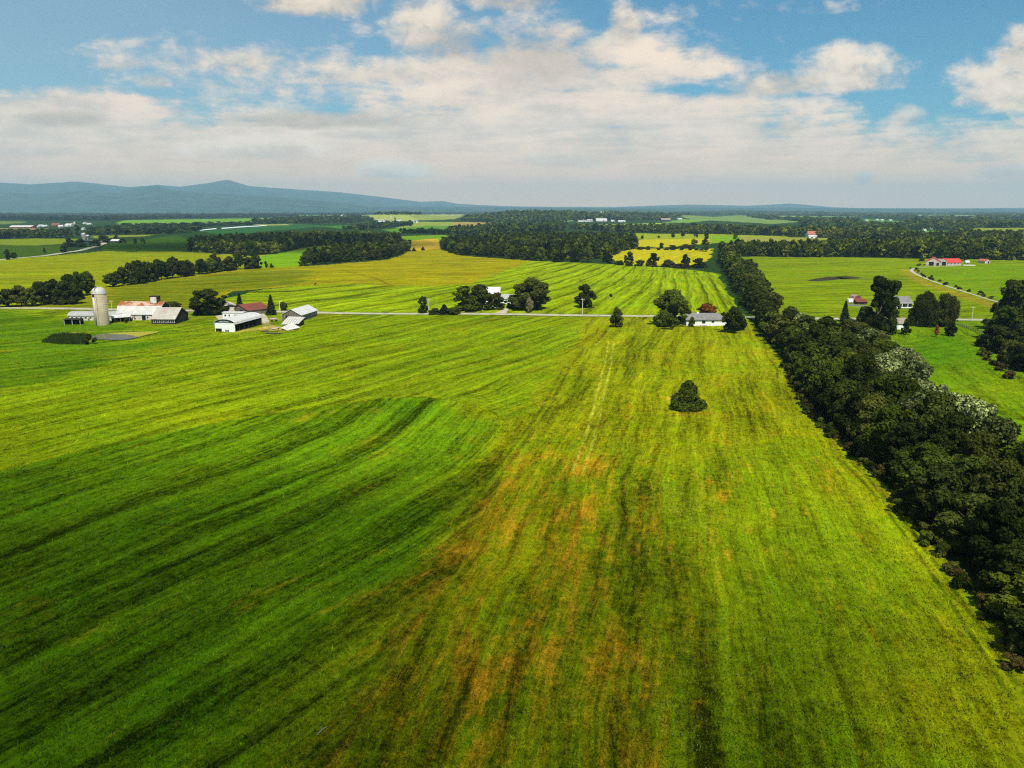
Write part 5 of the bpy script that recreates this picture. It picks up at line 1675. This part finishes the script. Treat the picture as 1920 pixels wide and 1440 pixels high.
def farmhouse():
    t = building('house', 'white farmhouse with pale roof mostly hidden by big trees', 'house', at(-11.6, 426), PI2, 8, 10, gable(8, 5.6, 8.6), M_WHITE_PAINT, material('pale_metal_roof', (.55, .55, .54), var=.08, streak=(1, .8, .2)),
                 windows=[('left', y, z, .9, 1.4) for y in (-3, 0, 3) for z in (1.0, 3.7)], doors=[], oh=.45)
    w = MB().prism([(-1.9, -.3), (-1.9, 3.0), (0, 4.7), (1.9, 3.0), (1.9, -.3)], -17.8, -5.05)
    w = MB()
    w.prism([(-5.6, -.3), (-5.6, 3.0), (-2.8, 5.0), (.2, 3.0), (.2, -.3)], -12.2, -5.03).obj('wing_wall', M_WHITE_PAINT, t)
    roof_strip([(-5.6, 3.0), (-2.8, 5.0), (.2, 3.0)], -12.5, -5.3, .13, .4).obj('wing_roof', M_GREY_ROOF, t)
    f = MB().box(-5.66, -5.58, -10.2, -9.0, 1.1, 2.5).obj('window', M_TRIM, t)
    MB().box(-5.69, -5.662, -10.05, -9.15, 1.25, 2.35).obj('pane', M_GLASS, f)


farmhouse()

# houses and sheds right of the long tree row
def porch_house():
    x, y = G(1697, 577)
    t = building('house', 'dark house with grey roof and white porch posts across the road', 'house', at(x - .6, y + 5.5), PI2, 8.5, 9.4, gable(8.5, 2.9, 5.4), material('dark_siding', (.06, .055, .05)), M_SHINGLE, windows=[('left', -2.2, 1, 1.4, 1.2), ('left', 2.2, 1, 1.4, 1.2)], oh=.4)
    MB().slab([(-6.6, -4.7, 2.45), (-4.3, -4.7, 2.8), (-4.3, 4.7, 2.8), (-6.6, 4.7, 2.45)], .1).obj('porch_roof', M_GREY_ROOF, t)
    for yy_ in (-4.4, -1.5, 1.5, 4.4):
        MB().box(-6.45, -6.2, yy_ - .13, yy_ + .13, -.2, 2.36).obj('post', M_TRIM, t)
    MB().box(-6.6, -4.3, -4.7, 4.7, -.1, .3).obj('porch_floor', M_TRIM, t)


porch_house()
x, y = G(1683, 618)
building('garage', 'blue-white garage with tan roof beside the tall poplars', 'garage', at(x, y + 3.5), PI2, 6.5, 8.6, gable(6.5, 2.7, 4.5), M_BLUE_WALL, M_TAN_ROOF, windows=[('left', 2.6, 1.1, .9, 1.0)], doors=[('left', -1.4, .1, 2.6, 2.1, M_TRIM)], oh=.5)
x, y = G(1651, 635)
building('shed', 'little cream box shed with brown roof at the edge of the tree row', 'shed', at(x, y + 1.2), PI2, 2.3, 3.1, [(-1.15, 1.6), (1.15, 2.3)], material('cream_boards', (.62, .52, .42), var=.1), M_BROWN_ROOF, doors=[('left', .4, .1, .8, 1.3, M_TRIM)], oh=.25, yoh=.2)


def red_shed():
    x, y = G(1607, 568)
    t = building('shed', 'small red gambrel shed with white trimmed doors on the gravel pad', 'shed', at(x, y + 2.6), 0, 4.4, 5.2, [(-2.2, 2.1), (-1.6, 3.4), (0, 4.1), (1.6, 3.4), (2.2, 2.1)], M_RED_WALL, material('shed_roof', (.30, .20, .18)), oh=.25)
    for xx in (-.62, .62):
        d = MB().box(xx - .58, xx + .58, -2.68, -2.62, .1, 2.1).obj('door', M_RED_WALL, t)
        b = MB()
        b.box(xx - .58, xx - .46, -2.71, -2.683, .1, 2.1).box(xx + .46, xx + .58, -2.71, -2.683, .1, 2.1).box(xx - .46, xx + .46, -2.71, -2.683, 1.98, 2.1).box(xx - .46, xx + .46, -2.71, -2.683, 1.0, 1.14).box(xx - .46, xx + .46, -2.71, -2.683, .1, .22)
        b.obj('trim', M_TRIM, d)
    MB().prism([(-2.24, 2.05), (-1.62, 3.3), (0, 4.0), (1.62, 3.3), (2.24, 2.05), (2.05, 2.05), (1.5, 3.15), (0, 3.8), (-1.5, 3.15), (-2.05, 2.05)], -2.66, -2.61).obj('gable_trim', M_TRIM, t)
    x, y = G(1596, 569)
    t = thing('trailer', 'small white trailer parked beside the red gambrel shed', 'trailer', at(x, y + 1), .1)
    MB().prism([(-1.7, .6), (1.7, .6), (1.7, 2.2), (1.3, 2.5), (-1.4, 2.5), (-1.7, 2.2)], -1, 1).obj('body', M_WHITE_PAINT, t)
    MB().tube((-.2, -1.05, .35), (-.2, 1.05, .35), .35, .35, 12).obj('wheel', M_DARK, t)
    MB().tube((1.7, 0, .7), (2.7, 0, .4), .05, .05, 6).obj('drawbar', M_STEEL, t)
    x, y = G(1617, 571)
    building('shed', 'low shed with dark red roof next to the red gambrel shed', 'shed', at(x, y + 2.2), PI2, 4, 5.6, [(-2, 1.3), (2, 2.5)], M_DARK_WOOD, M_OXIDE_ROOF, doors=[('left', 0, .1, 2, 1.1, M_DARK)], oh=.3)


red_shed()


def pole(px, py, top, r, mat, label, lamp=False):
    x, y = G(px, py)
    h = ZAT(top, px, y) - hs(x, y)
    t = thing('utility_pole' if not lamp else 'lamp_post', label, 'pole', at(x, y))
    MB().tube((0, 0, -.5), (0, 0, h), r, r * .7, 8).obj('shaft', mat, t)
    if lamp:
        MB().tube((0, 0, h - .1), (.9, 0, h + .15), .06, .05, 6).obj('arm', mat, t)
        MB().box(.6, 1.3, -.22, .22, h + .05, h + .3).obj('lamp_head', M_TRIM, t)
    else:
        MB().box(-.9, .9, -.08, .08, h - .7, h - .54).obj('crossarm', mat, t)
        for xx in (-.75, 0, .75):
            MB().tube((xx, 0, h - .54), (xx, 0, h - .3), .06, .05, 6).obj('insulator', M_TRIM, t)


M_PALE_POLE = material('bleached_pole', (.52, .47, .34), var=.15, scale=1)
pole(1092, 590, 559, .2, M_PALE_POLE, 'bleached roadside pole in front of the dark two-humped tree')
pole(804, 587, 559, .2, M_PALE_POLE, 'bleached roadside pole beside the narrow upright tree')
pole(525, 584, 565, .12, M_TRIM, 'white lamp post beside the round dark shrub', True)
pole(210, 582, 563, .16, M_PALE_POLE, 'bleached roadside pole just behind the silo')
pole(42, 570, 550, .16, M_PALE_POLE, 'bleached pole among the roadside hedgerow trees')
pole(1822, 600, 574, .16, M_PALE_POLE, 'grey roadside pole near the thick clump of trees')


def rail_fence():
    a, b = np.array(G(1796, 610)), np.array(G(1842, 626))
    t = thing('fence', 'wooden rail fence running towards the thick clump of trees', 'fence', at(*a))
    n = 12
    for i in range(n):
        p = (b - a) * i / (n - 1)
        z = hs(*(a + p)) - hs(*a)
        MB().box(p[0] - .09, p[0] + .09, p[1] - .09, p[1] + .09, z - .3, z + 1.3).obj('post', M_GREY_WOOD, t)
        if i:
            q = (b - a) * (i - 1) / (n - 1)
            for zz in (.5, 1.05):
                MB().tube((q[0], q[1] - .1, z + zz), (p[0], p[1] - .1, z + zz), .06, .06, 5).obj('rail', M_GREY_WOOD, t)


rail_fence()


def red_barns():
    x, y = G(1757, 498)
    building('barn', 'red roofed barn with open dark front at the end of the pale driveway', 'barn', at(x, y + 7), math.radians(-28), 12, 17, gable(12, 3.4, 7.0), M_PINK_WALL, M_RED_ROOF, doors=[('front', -1.5, .1, 4, 3.2, M_DARK), ('front', 3.6, .1, 2, 2.6, M_DARK), ('left', 2, .6, 9, 1.6, M_DARK)], oh=.5)
    x, y = G(1768, 498)
    building('barn', 'small grey connecting barn between the two red roofs', 'barn', at(x + 1, y + 5), 0, 5.5, 9, gable(5.5, 3.6, 5.6), M_PINK_WALL, M_GREY_ROOF, doors=[('front', 0, .1, 4.0, 3.4, M_DARK)], oh=.3)
    x, y = G(1785, 498)
    building('barn', 'long low barn with bright red roof and pale wall', 'barn', at(x + 1, y + 5), PI2, 9, 15, gable(9, 2.8, 6.0), M_PINK_WALL, M_RED_ROOF, windows=[('left', v, 1, 1.1, .9) for v in (-5, -1.7, 1.7, 5)], oh=.5)
    x, y = G(1848, 494)
    building('shed', 'small red roofed shed standing alone past the red roofed barns', 'shed', at(x, y + 3), .35, 6.5, 8, gable(6.5, 2.4, 4.0), M_PINK_WALL, material('faded_red_roof', (.36, .10, .07), var=.15), doors=[('front', 1, .1, 2, 2, M_DARK)], oh=.4)
    x, y = G(1812, 495)
    t = thing('tank', 'white rounded tank on skids beside the long red roof', 'tank', at(x, y), .2)
    MB().tube((-2.2, 0, 1.8), (2.2, 0, 1.8), 1.4, 1.4, 16).obj('barrel', M_WHITE_PAINT, t, False)
    for xx in (-1.5, 1.5):
        MB().box(xx - .15, xx + .15, -1.2, 1.2, -.2, .8).obj('skid', M_STEEL, t)
    x, y = G(1817, 498.5)
    t = thing('feed_bunk', 'long pale feed bunk lying past the white tank', 'trough', at(x, y), -.1)
    MB().box(-5, 5, -1, 1, -.1, .5).obj('base', M_CONC, t)
    MB().box(-5, 5, -1, -.85, .5, .9).box(-5, 5, .85, 1, .5, .9).obj('side', M_TRIM, t)
    x, y = G(1529, 445)
    building('barn', 'far white barn with brownish red roof above the tree belt', 'barn', at(x, y + 8), PI2, 16, 26, gable(16, 5.5, 11), M_WHITE_PAINT, material('far_red_roof', (.36, .12, .09)), windows=[('left', v, 1.5, 1.6, 1.6) for v in (-9, -4, 1, 6)], oh=.6)
    x, y = G(1521, 446.5)
    building('shed', 'small white shed just in front of the far white barn', 'shed', at(x, y), PI2, 7, 11, gable(7, 3, 5), M_WHITE_PAINT, M_WHITE_METAL, doors=[('left', 0, .1, 3, 2.5, M_DARK)], oh=.4)


red_barns()

# far farms: small in the picture, each building by itself
def far_building(px, py, wpx, hpx, depth, mwall, mroof, label, rz=PI2, steep=.5, name='barn', cat='barn'):
    x, y = G(px, py)
    L = wpx / F * y
    h = hpx / F * y
    return building(name, label, cat, at(x, y + depth / 2), rz, depth, L, gable(depth, h * (1 - steep), h), mwall, mroof, doors=[('left', -L * .2, .1, min(3.5, L * .2), h * .35, M_DARK)], oh=.5)


FW, FM, FG, FR = M_WHITE_PAINT, M_WHITE_METAL, M_GREY_ROOF, M_BROWN_ROOF
for q in (
    (38, 428, 40, 5, 24, M_BROWN_ROOF, FM, 'very long white roofed barn at the edge of the far village'),
    (58, 428, 8, 5.5, 18, M_RED_WALL, FR, 'brown red barn on the end of the very long white roofed barn'),
    (66, 427, 8, 2.5, 12, FW, FM, 'small white shed beside the brown red barn of the far village'),
    (75, 424.5, 8, 3, 14, FW, FM, 'white roofed house behind the very long barn'),
    (83, 425, 8, 3, 14, FW, FM, 'second white roofed house behind the very long barn'),
    (103, 424, 14, 5, 20, M_RED_WALL, FR, 'dark red barn at the heart of the far village'),
    (113, 426, 8, 4, 14, FW, FM, 'white gabled shed before the dark red village barn'),
    (127, 424.5, 12, 5, 24, FW, FM, 'tall white roofed barn at the heart of the far village'),
    (140, 424, 9, 3, 14, FW, FM, 'low white shed next to the tall white village barn'),
    (158, 420, 6, 3, 14, FW, FG, 'white house behind the tall village tree'),
    (166, 421, 8, 2.6, 14, FW, FM, 'white roofed shed at the far end of the far village'),
    (155, 431, 5, 4, 10, FW, FG, 'narrow white house below the far village'),
    (111, 433, 4, 2, 8, FW, FM, 'small white hut on the slope below the village'),
    (125, 433, 4, 2, 8, FW, FM, 'white hut on the slope nearer the tall village tree'),
    (147, 442, 6, 3, 10, FW, FM, 'small white roofed barn by the silo pair'),
    (215, 455, 15, 6, 12, M_DARK_WOOD, FM, 'dark far barn with clean white roof by the lane'),
    (643, 407, 7, 4, 30, FW, FM, 'white far farmhouse above the dark wood'),
    (652, 407.5, 4, 2, 20, FW, FM, 'small white shed next to the white far farmhouse'),
    (715, 416, 12, 4, 20, FW, FG, 'grey roofed barn of the far farm with a silo'),
    (748, 415, 10, 2.5, 16, FW, FM, 'low white shed of the far farm with a silo'),
    (774, 418, 5, 4.5, 12, FW, FG, 'white house among trees past the far silo'),
    (782, 418, 4, 4, 12, FW, FG, 'second white house among trees past the far silo'),
    (885, 396.5, 6, 2.2, 40, FW, FM, 'white speck of a barn on the horizon'),
    (734, 400.5, 3, 2, 20, FW, FM, 'small white house on the dark wooded knoll'),
    (1092, 416, 16, 3, 24, FW, FG, 'long bluish roofed barn of the middle horizon farm'),
    (1106, 415.5, 10, 4, 20, FW, FG, 'bluish roofed barn with white wall of the middle horizon farm'),
    (1128, 415, 20, 5, 26, FW, FM, 'large white barn of the middle horizon farm'),
    (1149, 415.5, 6, 3, 16, FW, FM, 'small white barn of the middle horizon farm'),
    (1166, 416.5, 13, 3.2, 18, FW, FM, 'low white barn at the end of the middle horizon farm'),
    (1142, 403, 4, 2.6, 30, FW, FM, 'white house on the wooded rise near the far silos'),
    (1159, 403.5, 6, 3, 30, FW, FM, 'white gabled barn on the wooded rise near the far silos'),
    (1249, 415.5, 17, 6, 30, M_DARK_WOOD, M_TAN_ROOF, 'big dark barn with tan roof beyond the tree belt'),
    (1275, 411.5, 8, 2.5, 24, FW, FM, 'white shed beside the big dark barn'),
    (1352, 399, 5, 1.6, 60, FW, FM, 'white speck of a barn in the hazy distance'),
    (1423, 398.5, 4, 1.6, 60, FW, FM, 'lone white speck of a house in the far forest'),
    (1611, 417, 5, 2.5, 20, FW, FM, 'white house at the edge of the far clearing'),
    (1626, 414.5, 4, 2.5, 20, FW, FM, 'white house at the top of the far clearing'),
    (1646, 413, 5, 2.4, 20, FW, FM, 'white barn in the middle of the far clearing'),
    (1655, 413.5, 5, 2.4, 20, FW, FM, 'white barn second along the far clearing'),
    (1671, 414, 5, 2.4, 20, FW, FM, 'white barn last along the far clearing'),
    (1661, 419.5, 9, 1.6, 20, FW, FM, 'long low white shed in the far clearing'),
    (1735, 433, 5, 4, 12, FW, FG, 'white gabled house among the far forest trees'),
    (1747, 430, 4, 3, 12, FW, FG, 'small white house behind the gabled house in the forest'),
    (1868, 404, 6, 1.8, 40, FW, FM, 'white speck of a building in the hazy forest'),
):
    far_building(*q)


def far_silo(px, py, top, wpx, mat, mdome, label):
    x, y = G(px, py)
    r = wpx / 2 / F * y
    h = ZAT(top, px, y) - hs(x, y)
    t = thing('silo', label, 'silo', at(x, y))
    MB().lathe([(r, -.5), (r, h - r * .8)], 20).obj('wall', mat, t, True)
    MB().lathe([(r * 1.02, h - r * .8)] + [(r * 1.02 * math.cos(a), h - r * .8 + r * .8 * math.sin(a)) for a in np.linspace(.2, 1.45, 5)], 20).obj('dome', mdome, t, True)


M_DSILO = material('dark_blue_silo', (.025, .04, .06), rough=.4)
far_silo(166, 458, 440, 6, M_DSILO, M_DOME, 'dark blue silo with pale cap among the lane farm trees')
far_silo(158, 452, 436.5, 7, M_GREY_WOOD, M_DOME, 'silo with white dome behind the dark blue silo')
far_silo(733, 416, 405.5, 3.4, M_CONC, M_DOME, 'grey silo of the far farm above the dark wood')
far_silo(741, 416, 407.5, 3, M_DSILO, M_DSILO, 'dark short silo of the far farm above the dark wood')
far_silo(1127, 403, 396, 2.4, M_CONC, M_DOME, 'pale silo first of the pair on the wooded rise')
far_silo(1131, 403, 396.5, 2.4, M_CONC, M_DOME, 'pale silo second of the pair on the wooded rise')
far_silo(1151, 403.5, 398, 2, M_CONC, M_DOME, 'lone thin silo between the houses on the wooded rise')
far_silo(140, 424, 415.5, 3, M_CONC, M_DOME, 'thin pale silo of the far village')

# white plastic over two crop strips
for pts, lab in (([(374, 431.8), (390, 429.4), (406, 428.2), (406, 430), (390, 431), (376, 433.2)], 'short white plastic covered crop strip'), ([(415, 427.6), (455, 424.6), (500, 422.6), (500, 423.8), (455, 426.4), (416, 429.4)], 'long white plastic covered crop strip')):
    patch('terrain', W(*pts), material('plastic_film', (.62, .66, .66), rough=.4, var=.05), .5, lab)

# reeds on the pond bank: nobody could count the stems
def reeds():
    rr = np.random.default_rng(44)
    p = W((78, 642), (95, 630), (130, 626), (160, 628), (172, 634), (160, 646), (110, 646))
    xs = [q[0] for q in p]; ys = [q[1] for q in p]
    x = rr.uniform(min(xs), max(xs), 9000); y = rr.uniform(min(ys), max(ys), 9000)
    k = inside(x, y, p); x, y = x[k], y[k]
    n = len(x)
    z = hgt(x, y)
    h = rr.uniform(.6, 1.7, n) * (.8 + .35 * np.sin(x * .5) * np.sin(y * .4 + 1))
    a = rr.uniform(0, 6.28, n); w_ = .09
    lx, ly = rr.normal(scale=.25, size=n), rr.normal(scale=.25, size=n)
    v = np.stack([np.stack([x - w_ * np.cos(a), y - w_ * np.sin(a), z], 1), np.stack([x + w_ * np.cos(a), y + w_ * np.sin(a), z], 1),
                  np.stack([x + lx * .5 + w_ * np.cos(a), y + ly * .5 + w_ * np.sin(a), z + h * .6], 1), np.stack([x + lx, y + ly, z + h], 1)], 1).reshape(-1, 3)
    me = mesh_np('reeds', v, np.arange(4 * n).reshape(-1, 4), leaf_material('reed_leaves', (.05, .085, .014), gloss=0))
    tag(link('reeds', me), 'dark green reeds crowding the pond bank', None, None, 'stuff')


reeds()

# ------------------------------------------------------------------ haze
def haze():
    b = MB().box(-30000, 30000, -30000, 30000, -8, 960)
    m = bpy.data.materials.new('haze')
    m.use_nodes = True
    t = m.node_tree
    for nd in list(t.nodes):
        t.nodes.remove(nd)
    T = NT(t)
    pv = T.n('ShaderNodeVolumePrincipled')
    pv.inputs['Color'].default_value = (0.44, 0.74, 0.87, 1)
    pv.inputs['Density'].default_value = 6.0e-5
    pv.inputs['Anisotropy'].default_value = 0.0
    o = T.n('ShaderNodeOutputMaterial')
    t.links.new(pv.outputs[0], o.inputs['Volume'])
    tag(b.obj('haze', m), 'thin blue summer haze over the whole plain', None, None, 'stuff')


haze()


# ------------------------------------------------------------------ clouds added overhead, out of view, to lay shadows on the land
def shade_cloud(gx, gy, rx, ry, opac, seed, alt=1250.0):
    rr = np.random.default_rng(seed)
    nu, nv = 48, 20
    th = np.linspace(0, 2 * np.pi, nu, endpoint=False); ph = np.linspace(0.02, np.pi - .02, nv)
    A, B = np.meshgrid(th, ph)
    lump = 1 + .05 * np.sin(A * 5 + seed) * np.sin(B * 4) + .04 * np.sin(A * 9 + 2 * seed) + rr.normal(scale=.01, size=A.shape)
    zz = np.cos(B) * 45 * (1 + .4 * np.sin(A * 4 + B * 5 + seed))
    v = np.stack([np.cos(A) * np.sin(B) * rx * lump, np.sin(A) * np.sin(B) * ry * lump, np.where(zz < 0, zz * .4, zz)], -1).reshape(-1, 3)
    i = np.arange(nv - 1)[:, None] * nu + np.arange(nu)[None]
    j = np.arange(nv - 1)[:, None] * nu + (np.arange(nu)[None] + 1) % nu
    f = np.stack([i, j, j + nu, i + nu], -1).reshape(-1, 4)
    m = bpy.data.materials.new('shade_cloud_vapour'); m.use_nodes = True
    t = m.node_tree; T = NT(t)
    for nd in list(t.nodes):
        t.nodes.remove(nd)
    co = T.n('ShaderNodeTexCoord').outputs['Object']
    mp = T.n('ShaderNodeMapping'); T.put(mp.inputs[0], co)
    mp.inputs['Scale'].default_value = (1 / rx, 1 / ry, 0)
    ln = T.n('ShaderNodeVectorMath', operation='LENGTH'); T.put(ln.inputs[0], mp.outputs[0])
    r = T.m('ADD', ln.outputs['Value'], T.m('MULTIPLY', T.m('SUBTRACT', T.noise(mp.outputs[0], 2.2, 5, .6), .5), .7))
    a = T.ss(r, 0.95, 0.45, 0.0, opac)
    d = T.n('ShaderNodeBsdfDiffuse'); d.inputs[0].default_value = (.85, .85, .85, 1)
    tr = T.n('ShaderNodeBsdfTransparent')
    mx = T.n('ShaderNodeMixShader'); T.put(mx.inputs[0], a)
    t.links.new(tr.outputs[0], mx.inputs[1]); t.links.new(d.outputs[0], mx.inputs[2])
    o = T.n('ShaderNodeOutputMaterial'); t.links.new(mx.outputs[0], o.inputs[0])
    k = alt / SUND.z
    ob = link('shade_cloud', mesh_np('shade_cloud', v, f, m, smooth=True), None, (gx + SUND.x * k, gy + SUND.y * k, alt))
    tag(ob, 'unseen white vapour added overhead to shade the land', None, None, 'structure')


shade_cloud(-135, -4, 262, 195, .60, 1)  # added out of view to darken the foreground and its lower corners
shade_cloud(-330, 1120, 330, 230, .6, 2)


def flowers():
    rr = np.random.default_rng(8)
    P = []
    for px, py, sp, n in ((1255, 925, 3.6, 200), (1290, 965, 4.5, 240), (1180, 1010, 4.0, 90), (1310, 1400, 3.2, 120), (1330, 1200, 5.0, 100), (1260, 1290, 4.0, 90)):
        x, y = G(px, py)
        P.append(np.stack([x + rr.normal(scale=sp * .7, size=n), y + rr.normal(scale=sp * 1.3, size=n)], 1))
    P = np.concatenate(P)
    z = hgt(P[:, 0], P[:, 1]) + rr.uniform(.15, .35, len(P))
    nrm = np.tile([0, -.35, .93], (len(P), 1)) + rr.normal(scale=.2, size=(len(P), 3))
    v, f = leaf_quads(np.column_stack([P, z]), nrm / np.linalg.norm(nrm, axis=1)[:, None], .032, rr)
    tag(link('flowers', mesh_np('flowers', v, f, material('white_petals', (.40, .44, .24), var=.15))), 'drifts of small white clover flowers in the near hay field', None, None, 'stuff')


flowers()


def fallen_branch():
    x, y = G(602, 1374)
    t = thing('branch', 'pale dead branch lying in the green grass near the camera', 'branch', at(x, y, .12), 1.0)
    b = material('bleached_wood', (.36, .33, .25), var=.2, scale=2)
    MB().tube((-.55, 0, 0), (.45, .06, .12), .05, .035, 7).tube((.45, .06, .12), (.85, -.02, .08), .035, .015, 6).obj('stem', b, t)
    MB().tube((.1, .03, .08), (.4, .4, .25), .025, .01, 6).obj('twig', b, t)


fallen_branch()
